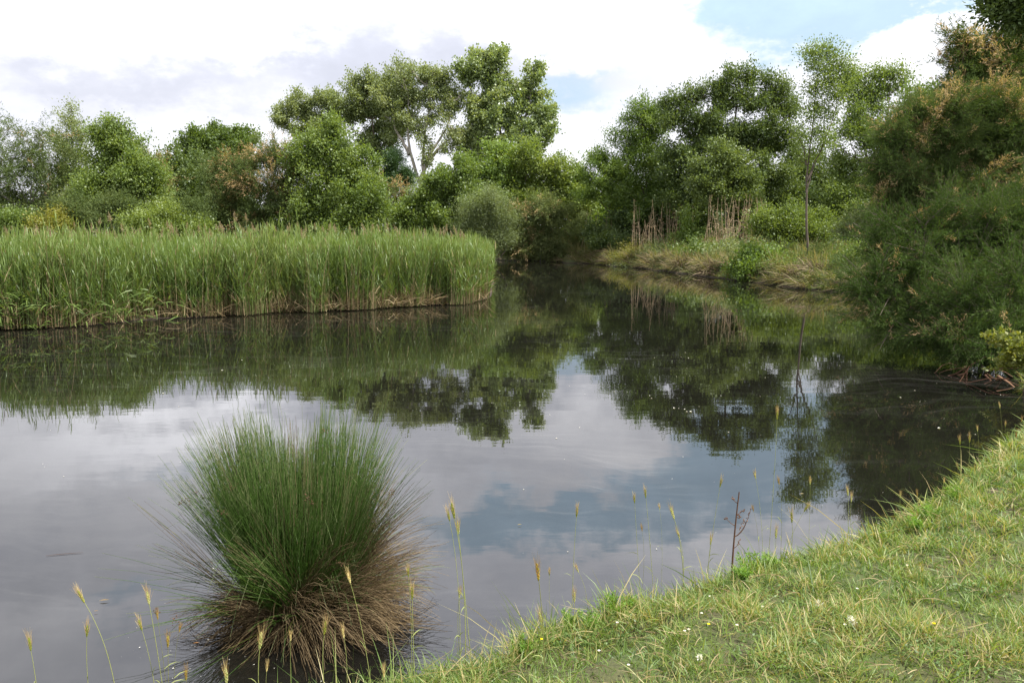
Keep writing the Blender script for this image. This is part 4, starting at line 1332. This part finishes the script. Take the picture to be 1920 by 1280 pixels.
dw = nrm(np.column_stack([np.cos(a), np.sin(a), rng.uniform(-.2, .7, len(ci))]))
mb.leaves(cb, dw, side_of(dw, 1.5), rng.uniform(.010, .024, len(ci)), rng.uniform(.007, .013, len(ci)), rng.uniform(.02, .42, len(ci)), 0)
ci = rng.choice(np.where(d > .0)[0], 2600, replace=False)
a = rng.uniform(0, 6.283, len(ci))
dw = np.column_stack([np.cos(a), np.sin(a), rng.normal(size=len(ci)) * .15])
Lw = rng.uniform(.05, .16, len(ci))
Pw = quad_curve(np.column_stack([cand[ci], Z[ci] + rng.uniform(.005, .04, len(ci))]), np.column_stack([cand[ci], Z[ci] + .04]) + dw * Lw[:, None] * .5 + rng.normal(size=(len(ci), 3)) * .012, np.column_stack([cand[ci], Z[ci] + .012]) + dw * Lw[:, None], 5)
mb.strips(Pw, nrm(np.cross(dw, rand_unit(len(ci)))), np.array([.7, 1, 1, .8, .3])[None] * rng.uniform(.002, .004, len(ci))[:, None], rng.uniform(.3, 1, len(ci)), 1)
gr = mb.build('bank_lawn', [M['grass'], M['straw']])
tag(gr, 'short sunlit grass with straw coloured blades on the near right bank', kind='stuff')

# ------------------------------------------------------------------ rush tussock
tc0 = gp(558, 1148)
TX, TY = tc0[0], tc0[1] + .05
root = empty('rush_tussock', (TX, TY, 0))
tag(root, 'big round tussock of dark green rushes in the near water, brown dead skirt', 'rush tussock')


def rush_stems(n, th, thsd, Lr, bend, rad, azr=(0, 6.283), base_r=.20, K=7, thmax=1.9):
    nb = max(12, n // 26)
    bi = rng.integers(0, nb, n)
    a = rng.uniform(azr[0], azr[1], nb)[bi] + rng.normal(size=n) * .10
    r0 = base_r * np.sqrt(rng.uniform(0, 1, nb))[bi] + rng.normal(size=n) * .012
    a0 = a + (rng.normal(size=nb) * .7)[bi] + rng.normal(size=n) * .08
    b = np.column_stack([r0 * np.cos(a0), r0 * np.sin(a0), np.full(n, .0)])
    tt = np.clip(np.abs(th + (rng.normal(size=nb) * thsd)[bi] + rng.normal(size=n) * .055), 0, thmax)
    L_ = rng.uniform(*Lr, n) * (1 - .26 * np.sin(np.minimum(tt, 1.0)) ** 1.5) * (1 + rng.normal(size=nb) * .05)[bi]
    out = np.column_stack([np.cos(a), np.sin(a), np.zeros(n)])
    bd = np.abs(rng.normal(size=n)) * bend + bend * .3
    tcur = np.linspace(0, 1, K)
    ang = tt[:, None] + bd[:, None] * tcur[None] ** 1.5 * (0.35 + tt[:, None])
    seg = L_[:, None] / (K - 1)
    dr = np.cumsum(np.sin(ang) * seg, 1)
    dz = np.cumsum(np.cos(ang) * seg, 1)
    dr = np.concatenate([np.zeros((n, 1)), dr[:, :-1]], 1)
    dz = np.concatenate([np.zeros((n, 1)), dz[:, :-1]], 1)
    P = b[:, None] + out[:, None] * dr[..., None]
    P[..., 2] += dz
    P[..., :2] += np.cumsum(rng.normal(size=(n, K, 2)) * .0035, 1)
    Rr = np.linspace(1, .35, K)[None] * rad * rng.uniform(.75, 1.25, n)[:, None]
    return P, Rr


g = MB()
tips = []
for n, th, ts, Lr, bd, br in [(3600, .0, .25, (.64, 1.03), .16, .25), (1500, .36, .16, (.62, 1.05), .25, .24), (300, .72, .20, (.45, .80), .5, .22), (420, .62, .3, (.45, .72), .5, .26), (50, .5, .5, (1.0, 1.2), .12, .15)]:
    P, Rr = rush_stems(n, th, ts, Lr, bd, .0019, base_r=br)
    # uneven: the clump leans and thins by side, some stems are kinked over
    az_ = np.arctan2(P[:, -1, 1], P[:, -1, 0])
    P[..., 2] *= (1 + .07 * np.sin(2 * az_ + 1.0) + .05 * np.sin(3 * az_))[:, None]
    kink = rng.uniform(0, 1, n) < .05
    P[kink, -2, 2] -= .05
    P[kink, -1, 2] -= rng.uniform(.12, .3, kink.sum())
    P[..., 2] = np.maximum(P[..., 2], .004)
    K = P.shape[1]
    tt = np.linspace(0, 1, K)[None]
    ti = np.interp(tt, [0, .12, .3, .85, 1], [.02, .22, .46, .66, .86]) + rng.normal(size=(n, 1)) * .10 + (rng.uniform(0, 1, (n, 1)) < .14) * .25
    g.tubes(P, Rr, 3, ti)
    tips.append(P[:, -2:])
g.build('green_stems', M['rush'], root)
dr_ = MB()
for n, th, ts, Lr, bd, azr in [(900, 1.0, .26, (.30, .60), .8, (0, 6.283)), (1500, .98, .28, (.46, .84), .75, (-1.2, .75)), (500, .6, .25, (.5, .85), .4, (-1.2, 1.0)), (420, .25, .3, (.6, 1.0), .25, (0, 6.283)), (650, 1.1, .28, (.30, .58), .9, (3.2, 6.0))]:
    P, Rr = rush_stems(n, th, ts, Lr, bd, .0018, azr, base_r=.25)
    P[..., 2] = np.maximum(P[..., 2], .003 + rng.uniform(0, .02, (n, 1)))
    dr_.tubes(P, Rr, 3, rng.uniform(.05, .95, n))
# tangled orange-brown foot
P, Rr = rush_stems(700, .7, .5, (.12, .34), .6, .0022, base_r=.27)
P[..., 2] = np.maximum(P[..., 2], .004)
dr_.tubes(P, Rr, 3, rng.uniform(.2, .75, 700))
dr_.build('dead_stems', M['rushdry'], root)
# mound of matted roots the stems grow from
md = MB()
S_, K_ = 20, 6
rad_ = np.array([.34, .31, .26, .19, .10, .01])
zz = np.array([-.12, .015, .05, .075, .09, .095])
ang = np.arange(S_) * 2 * math.pi / S_
V = np.array([[(rad_[k] * (1 + .1 * math.sin(3 * t + k))) * math.cos(t), (rad_[k] * (1 + .1 * math.sin(3 * t + k))) * math.sin(t), zz[k]] for k in range(K_) for t in ang])
q = [(k * S_ + s, k * S_ + (s + 1) % S_, (k + 1) * S_ + (s + 1) % S_, (k + 1) * S_ + s) for k in range(K_ - 1) for s in range(S_)]
md.add(V, q, .08)
md.build('root_mound', M['rushdry'], root, smooth=True)
allt = np.concatenate(tips)
sel = allt[rng.choice(len(allt) - 60, 18, replace=False)]
sel = np.concatenate([sel, allt[-14:]])
for s2 in sel:
    h = MB()
    n = 12
    c = s2[0] + rng.normal(size=(n, 3)) * .009
    Dd = rand_unit(n)
    h.pods(c, Dd, rng.uniform(.006, .012, n), .005, rng.uniform(.1, .7, n), S=4)
    h.build('seed_head', M['driedstalk'], root)

# ------------------------------------------------------------------ tall grass ears along the near edge
def ear_thing(ex, ey, bx, by, label, kind, size=1.0, group=None, lean_y=0.0):
    b = gp(bx, by, .15)
    zb = max(gz(b[0], b[1]), 0.02)
    b = gp(bx, by, zb)
    zb = max(gz(b[0], b[1]), 0.0)
    b[2] = zb - .01
    e = at(ex, ey, b[1] + lean_y)
    root_ = empty('bristly_grass', b)
    tag(root_, label, 'grass stalk', group or 'bristly grass ears along the near water edge')
    e = e - b
    ctrl = np.array([e[0] * .25 + rng.normal() * .015, e[1] * .3, e[2] * .6])
    K = 10
    pth = quad_curve(np.zeros((1, 3)), ctrl[None], e[None], K)
    tdir = nrm(pth[0, -1] - pth[0, -2])
    s = MB()
    s.tubes(pth, np.linspace(.0017, .0010, K)[None] * size, 4, {'gold': .35, 'dark': .05}.get(kind, .72))
    # two narrow leaves on the stem
    nl = 2
    li = [2, 4]
    B = pth[0, li]
    Dd = nrm(np.column_stack([rng.normal(size=nl), rng.normal(size=nl), np.full(nl, 1.6)]))
    t3 = np.linspace(0, 1, 4)
    Pl = B[:, None] + Dd[:, None] * (.09 * t3)[None, :, None] + np.array([0, 0, -.05]) * (t3 ** 2)[None, :, None]
    s.strips(Pl, side_of(Dd), np.array([.6, 1, .7, .05])[None] * .004 * np.ones((nl, 1)), .6)
    s.build('stem', M['stem'], root_)
    # ear of overlapping spikelets in rows
    EL = .052 * size
    n = 20
    f = np.linspace(0, 1, n)
    u = nrm(np.cross(tdir, np.array([.2, 1, .1])))
    v = np.cross(tdir, u)
    ph = np.arange(n) * 2.4
    rw = .0038 * size * np.sin((f * .8 + .15) * 3.14)
    radial = u[None] * np.cos(ph)[:, None] + v[None] * np.sin(ph)[:, None]
    c = e + tdir * (f * EL)[:, None] + radial * rw[:, None]
    Dd = nrm(tdir + radial * .38)
    ear = MB()
    tint = {'gold': .8, 'olive': .3, 'pale': .45, 'dark': .62, 'green': .12, 'white': .95}[kind]
    ear.pods(c, Dd, .0125 * size, .0048 * size, tint + rng.normal(size=n) * .14, S=5)
    em = ear.build('ear', M['earpale' if kind in ('pale', 'white') else 'ear'], root_)
    aw = MB()
    na = 44
    ja = rng.integers(0, n, na)
    B = c[ja] + Dd[ja] * .005
    Da = nrm(tdir * 1.0 + radial[ja] * .18 + rng.normal(size=(na, 3)) * .09)
    La = rng.uniform(.025, .055, na) * size
    t3 = np.linspace(0, 1, 3)
    aw.strips(B[:, None] + Da[:, None] * (La[:, None] * t3)[..., None], side_of(Da), np.array([1, .7, .25])[None] * .0011 * np.ones((na, 1)), (.15 if kind in ('gold', 'dark') else .55) + rng.normal(size=na) * .15)
    aw.build('awns', M['awn'], em)
    return root_


EARS = [
    (58, 1218, 75, 1330, 'olive bristly ear leaning left, nearest the bottom left corner', 'olive', 1.0),
    (158, 1128, 222, 1330, 'olive ear tilted left over the open water, left of the tussock', 'olive', 1.0),
    (163, 1192, 172, 1340, 'short upright olive ear just below the left tilted one', 'olive', .9),
    (280, 1132, 312, 1330, 'pale green fluffy ear at the left side of the tussock', 'pale', 1.0),
    (266, 1180, 296, 1330, 'golden olive ear leaning left beside the pale one left of the tussock', 'olive', .85),
    (296, 1160, 318, 1330, 'tiny golden ear right of the pale ear at the tussock left side', 'gold', .6),
    (315, 1212, 318, 1340, 'plump golden ear low at the left foot of the tussock', 'gold', .9),
    (336, 1184, 330, 1340, 'tiny rust ear nearest the left foot of the tussock', 'gold', .5),
    (349, 1274, 350, 1350, 'ear cut by the bottom border below the tussock left foot', 'gold', .8),
    (425, 1280, 428, 1360, 'dark awned pale ear at the bottom border below the tussock', 'pale', 1.2),
    (487, 1215, 490, 1340, 'large pale ear in front of the middle of the tussock', 'pale', 1.3),
    (608, 1188, 614, 1330, 'olive ear in front of the tussock right of its middle', 'olive', .95),
    (645, 1195, 648, 1330, 'small whitish ear right of the olive one before the tussock', 'white', .7),
    (657, 1092, 702, 1330, 'white ear on a long slanting stem crossing the brown right skirt', 'white', .75),
    (500, 1258, 502, 1340, 'small pinkish white ear at the bottom before the tussock', 'white', .6),
    (545, 1200, 548, 1330, 'tiny white ear under the tussock middle', 'white', .5),
    (720, 1268, 722, 1330, 'fluffy white ear at the bottom between tussock and bank', 'white', .7),
    (766, 1080, 772, 1300, 'upper small olive ear at the tussock right edge', 'olive', .65),
    (773, 1122, 778, 1300, 'lower plump olive ear at the tussock right edge', 'olive', .9),
    (843, 975, 862, 1262, 'left of the two tall olive ears right of the tussock', 'olive', .75),
    (852, 970, 872, 1258, 'taller large olive ear with dark awns right of the tussock', 'olive', 1.15),
    (860, 1000, 886, 1262, 'yellow green ear drooping just below the two tall ears', 'pale', .9),
    (861, 1120, 868, 1262, 'pale ear halfway up beside the two tall ears stems', 'pale', .65),
    (1010, 1086, 1022, 1270, 'golden brown ear with long dark bristles on a dark stalk', 'gold', 1.25),
    (1015, 1168, 1018, 1250, 'pale green ear behind the dark stalk of the golden ear', 'pale', .9),
    (1030, 1078, 1036, 1205, 'tiny green ear right of the golden brown one', 'olive', .4),
    (1081, 968, 1072, 1170, 'dark tipped olive ear alone on a thin stem mid water', 'olive', .8),
    (1085, 1072, 1101, 1160, 'small yellow green ear on a leaning stem at the bank edge', 'pale', .55),
    (1077, 1128, 1076, 1180, 'feathery pale green ear low on the bank edge weeds', 'pale', .9),
    (1190, 942, 1202, 1120, 'left small olive ear of the pair above the middle bank', 'olive', .7),
    (1211, 932, 1226, 1110, 'right taller olive ear of the pair above the middle bank', 'olive', .8),
    (1204, 995, 1201, 1118, 'tiny golden ear below the olive pair', 'gold', .5),
    (1264, 972, 1282, 1090, 'large golden green ear leaning left with long bristles', 'pale', 1.25),
    (1274, 1008, 1280, 1092, 'pale ear hanging just under the large leaning one', 'pale', .8),
    (1237, 955, 1240, 1095, 'faint tiny pale ear left of the large leaning one', 'pale', .4),
    (1350, 912, 1325, 1075, 'dark green ear with upright bristles left of the dried stalk', 'green', .85),
    (1332, 1020, 1328, 1078, 'pale green ear low left of the dried stalk', 'pale', .8),
    (1417, 897, 1432, 1060, 'pale yellow ear high right of the dried stalk', 'pale', .65),
    (1461, 908, 1463, 1040, 'orange tinted ear over blue water right of the dried stalk', 'gold', .6),
    (1413, 958, 1425, 1055, 'small slanted golden ear by the dried stalk twigs', 'gold', .5),
    (1457, 785, 1440, 1045, 'tallest yellow ear, against the dark tree reflection', 'olive', .9),
    (1455, 1008, 1448, 1050, 'feathery pale ear near the bank right of the dried stalk', 'pale', 1.0),
    (1485, 978, 1480, 1040, 'large olive ear with tall dark bristles over pale water', 'olive', 1.1),
    (1508, 958, 1465, 1048, 'bent ear pointing right on a slanting stem', 'olive', .85),
    (1519, 908, 1515, 1035, 'faint green ear on the blue reflection', 'pale', .55),
    (1590, 928, 1588, 1025, 'left pale ear before the dark branch reflection', 'pale', .75),
    (1596, 940, 1598, 1022, 'right pale ear before the dark branch reflection', 'pale', .7),
    (1688, 932, 1683, 990, 'small pale ear at the bank bend on the right', 'pale', .5),
    (1720, 930, 1722, 975, 'small rust ear at the bank bend on the right', 'gold', .5),
    (1800, 832, 1798, 918, 'yellow ear left of the pair by the upper right bank', 'olive', .85),
    (1818, 828, 1812, 915, 'drooping yellow ear right of the pair by the upper right bank', 'olive', .85),
    (1833, 808, 1832, 900, 'slim pale ear tallest at the upper right bank', 'pale', .6),
    (1798, 880, 1797, 925, 'small yellow ear below the pair by the upper right bank', 'olive', .6),
    (1770, 905, 1776, 940, 'little straw ear left of the upper right bank ears', 'white', .5),
    (1906, 820, 1905, 850, 'golden ear at the right border over the bank edge', 'gold', .7),
    (1885, 800, 1882, 858, 'green ear left of the right border ears', 'green', .6),
    (1875, 765, 1880, 858, 'arching thin ear above the right border grass', 'pale', .6),
    (1915, 790, 1912, 845, 'brown ear touching the right border', 'gold', .6),
]
for e_ in EARS:
    ear_thing(*e_)

# extra thin bare stems leaning from the bottom edge
# ------------------------------------------------------------------ dried stalk with buds
b = gp(1372, 1072, .18)
b[2] = gz(b[0], b[1]) - .01
e = at(1386, 922, b[1]) - b
root = empty('dried_stalk', b)
tag(root, 'dead brown stalk with withered buds and side twigs at the bank edge', 'dried stalk')
s = MB()
K = 9
main = quad_curve(np.zeros((1, 3)), (e * .5 + np.array([-.01, 0, 0]))[None], e[None], K)
s.tubes(main, np.linspace(.0055, .0030, K)[None], 6, .35)
s.build('stem', M['driedstalk'], root)
for f0, dx, dz, cv in [(4, .07, .10, .05), (4, .085, .15, .055), (5, -.045, .035, -.02), (6, .035, .02, .02), (7, -.025, .02, -.01), (6, .02, -.015, .01), (3, .03, .03, .02)]:
    p0 = main[0, f0]
    p1 = p0 + np.array([dx, .01, dz])
    s = MB()
    s.tubes(quad_curve(p0[None], (p0 + np.array([cv, 0, dz * .2]))[None], p1[None], 6), np.linspace(.0022, .0014, 6)[None], 4, .3)
    sb = s.build('twig', M['driedstalk'], root)
    h = MB()
    n = 7 if abs(dx) < .06 else 10
    c = p1 + rng.normal(size=(n, 3)) * .006
    if dz > .08:
        f = np.linspace(.35, 1, n)[:, None]
        c = p0 * (1 - f) + p1 * f + rng.normal(size=(n, 3)) * .004
    h.pods(c, rand_unit(n), rng.uniform(.008, .014, n), .006, rng.uniform(.2, .9, n), S=5)
    h.build('bud', M['driedstalk'], sb)

# ------------------------------------------------------------------ leafy weeds on the edge
for px, py, sz, lab in [(1068, 1160, .11, 'feathery bright green weed at the bank edge behind the yellow green ear'),
                        (1105, 1165, .09, 'low bright weed between the two feathery weeds of the bank edge'),
                        (1148, 1140, .12, 'feathery bright green weed on the bank edge left of the middle'),
                        (1180, 1132, .08, 'small bright weed just right of the larger feathery weed'),
                        (985, 1215, .09, 'bright weed on the bank edge left of the golden ear stalk'),
                        (1410, 1062, .15, 'tall leafy green weed beside the dried stalk'),
                        (1440, 1058, .10, 'leafy weed right of the dried stalk and tall weed'),
                        (1740, 965, .11, 'fresh green weed at the bend of the right bank'),
                        (1715, 985, .10, 'leafy weed just below the bend of the right bank'),
                        (1790, 925, .12, 'fresh weed at the foot of the upper right bank ears'),
                        (1390, 1085, .09, 'small weed at the foot of the dried stalk')]:
    b = gp(px, py + 12, .17)
    b[2] = gz(b[0], b[1])
    b = gp(px, py + 12, max(b[2], .05))
    b[2] = gz(b[0], b[1])
    st, lv = MB(), MB()
    n = 16
    a = rng.uniform(0, 6.283, n)
    tl_ = rng.uniform(.1, .8, n)
    dd = np.column_stack([np.cos(a) * np.sin(tl_), np.sin(a) * np.sin(tl_), np.cos(tl_)])
    L_ = sz * rng.uniform(.6, 1.1, n)
    P = quad_curve(np.zeros((n, 3)), dd * L_[:, None] * .5 + np.array([0, 0, .01]), dd * L_[:, None], 5)
    st.tubes(P, np.linspace(.0016, .0008, 5)[None] * np.ones((n, 1)), 3, .7)
    m_ = 40
    idx = np.repeat(np.arange(n), m_)
    f = rng.uniform(.2, 1, n * m_)
    B = P[idx, 0] + (P[idx, -1] - P[idx, 0]) * f[:, None]
    Dd = nrm(dd[idx] * .7 + rand_unit(n * m_))
    lv.leaves(B, Dd, side_of(Dd, .4), .022 * rng.uniform(.6, 1.2, n * m_), .0050, .5 + rng.normal(size=n * m_) * .2)
    root = empty('leafy_weed', b)
    tag(root, lab, 'weed', 'leafy weeds along the near bank')
    st.build('stem', M['stem'], root)
    lv.build('leaves', M['weed'], root)

# ------------------------------------------------------------------ little flowers in the lawn
for px, py, col_, lab in [
        (1157, 1178, 'white', 'small white flower near the bank edge, middle of the lawn'), (1123, 1232, 'white', 'small white flower low left on the lawn, right of the golden ear stalk'),
        (1283, 1198, 'white', 'left one of the two white flowers side by side on the lawn'), (1291, 1196, 'white', 'right one of the two white flowers side by side on the lawn'),
        (1315, 1166, 'white', 'white flower above the side by side pair'), (1381, 1188, 'white', 'white flower right of the side by side pair'), (1429, 1150, 'white', 'white flower right of the middle of the lawn edge'),
        (1331, 1118, 'white', 'tiny white flower close under the bank edge weeds'), (1583, 1187, 'white', 'white flower just below the white feather tuft'), (1700, 1068, 'white', 'pale flower on the upper right lawn'),
        (1178, 1262, 'white', 'white flower at the bottom of the lawn'), (1016, 1203, 'gold', 'bright yellow flower beside the dark stalk at the bank edge'), (1749, 1192, 'gold', 'yellow flower on the lower right lawn'),
        (1328, 1187, 'gold', 'tiny yellow flower right of the side by side white pair'), (1606, 1118, 'white', 'tiny white flower above the white feather tuft')]:
    b = gp(px, py, .3)
    b[2] = gz(b[0], b[1])
    b = gp(px, py + 6, b[2])
    b[2] = gz(b[0], b[1])
    root = empty('small_flower', b)
    tag(root, lab, 'flower', 'small flowers in the near lawn')
    h = .055
    s = MB()
    s.tubes(np.array([[[0, 0, 0], [0.002, 0, h * .5], [0, 0, h]]]), np.array([[.0009, .0008, .0007]]), 4, .6)
    s.build('stem', M['stem'], root)
    p = MB()
    n = 9
    a = np.arange(n) * 6.283 / n + rng.uniform(0, 1)
    Dd = nrm(np.column_stack([np.cos(a), np.sin(a), np.full(n, .35)]))
    sz = .0075 if col_ == 'white' else .0085
    p.leaves(np.tile([[0, 0, h]], (n, 1)), Dd, nrm(np.cross(Dd, np.array([0, 0, 1.0]))), sz, sz * .6, .8 + rng.normal(size=n) * .15)
    p.build('petals', M[col_], root)
    c = MB()
    c.pods(np.array([[0, 0, h + .001]]), np.array([[0, 0, 1.0]]), .004, .005, .5, S=8)
    c.build('flower_centre', M['gold'], root)

for px, py, sc_, lab in [(1598, 1172, 1.0, 'white fluffy feather like tuft lying on the lawn'), (1312, 1240, .55, 'white silky grass head on the lower lawn'), (1535, 1130, .6, 'thin white seed fluff on a stem, middle of the lawn')]:
    b = gp(px, py + 8, .3)
    b[2] = gz(b[0], b[1])
    b = gp(px, py + 8, b[2])
    b[2] = gz(b[0], b[1])
    p = MB()
    n = 160
    Dd = nrm(rng.normal(size=(n, 3)) * .7 + np.array([-.5, -.3, .6]))
    B = np.array([0, 0, .045]) + rng.normal(size=(n, 3)) * .006 * sc_
    p.leaves(B, Dd, side_of(Dd), .026 * sc_ * rng.uniform(.5, 1.2, n), .0035, .8 + rng.normal(size=n) * .15)
    root = empty('seed_tuft', b)
    tag(root, lab, 'seed head')
    p.build('silk', M['fluff'], root)
    s = MB()
    s.tubes(np.array([[[.01, 0, 0], [0.004, 0, .025], [0, 0, .047]]]), np.array([[.0011, .001, .001]]), 4, .7)
    s.build('stem', M['stem'], root)

# ------------------------------------------------------------------ things afloat
n = 760
x = np.concatenate([rng.uniform(-6, 6, n // 2), rng.normal(-1.9, .6, n // 4), rng.uniform(1, 7, n - n // 2 - n // 4)])
y = np.concatenate([3 + 12 * rng.uniform(0, 1, n // 2) ** 1.6, rng.normal(3.7, .5, n // 4), rng.uniform(4, 12, n - n // 2 - n // 4)])
k = (pond_sd(np.stack([x, y], 1)) < -.08) & (SinNoise(91, 1.6)(np.stack([x, y], 1)) > -.2)
x, y = x[k], y[k]
n = len(x)
sz = rng.exponential(.0019, n) + .0011
sz = np.clip(sz, 0, .010) * np.clip(y / 5, .8, 1.6)
a = rng.uniform(0, 6.283, n)
B = np.column_stack([x, y, np.full(n, .0035)])
Dd = np.column_stack([np.cos(a), np.sin(a), np.zeros(n)])
mb = MB()
mb.leaves(B, Dd, np.column_stack([-np.sin(a), np.cos(a), np.zeros(n)]), sz * 2, sz * 1.5, rng.uniform(.2, 1, n), fold=.15)
fl_ = mb.build('floating_specks', M['fluff'])
tag(fl_, 'white specks of seed fluff drifting on the pond', kind='stuff')

mb = MB()
p0, p1 = gp(86, 1041, .004), gp(156, 1035, .004)
mb.tubes(quad_curve(p0[None], ((p0 + p1) / 2 + np.array([0, .01, 0]))[None], p1[None], 6), np.array([[.0006, .0012, .0013, .0012, .0009, .0005]]), 5, .3)
o = mb.build('floating_stick', M['driedstalk'], None, p0)
tag(o, 'thin dark stick floating left of the tussock', 'stick')
for px, py, L_, mt, ti_, lab in [(1500, 926, .035, 'straw', .9, 'pale leaf floating on the blue reflection near the right bank'), (186, 1126, .05, 'straw', .45, 'pale yellowish leaf scrap floating left of the tussock'),
                           (176, 1146, .02, 'yellow', .95, 'tiny orange leaf floating just below the pale scrap'), (970, 984, .03, 'yellow', .9, 'small orange leaf floating in the middle of the pond'), (362, 1206, .03, 'yellow', 1.0, 'orange leaf floating at the left foot of the tussock')]:
    b = gp(px, py, .006)
    mb = MB()
    t = np.linspace(0, 1, 6)
    P = np.column_stack([t * L_, t * L_ * .25, .002 + .003 * np.sin(t * 3.1)])[None]
    mb.strips(P, np.array([[-.24, .97, .05]]), np.array([[.1, .7, 1, .9, .5, .05]]) * L_ * .26, ti_)
    o = mb.build('floating_leaf', M[mt])
    o.location = b
    tag(o, lab, 'leaf', 'leaves floating on the pond')
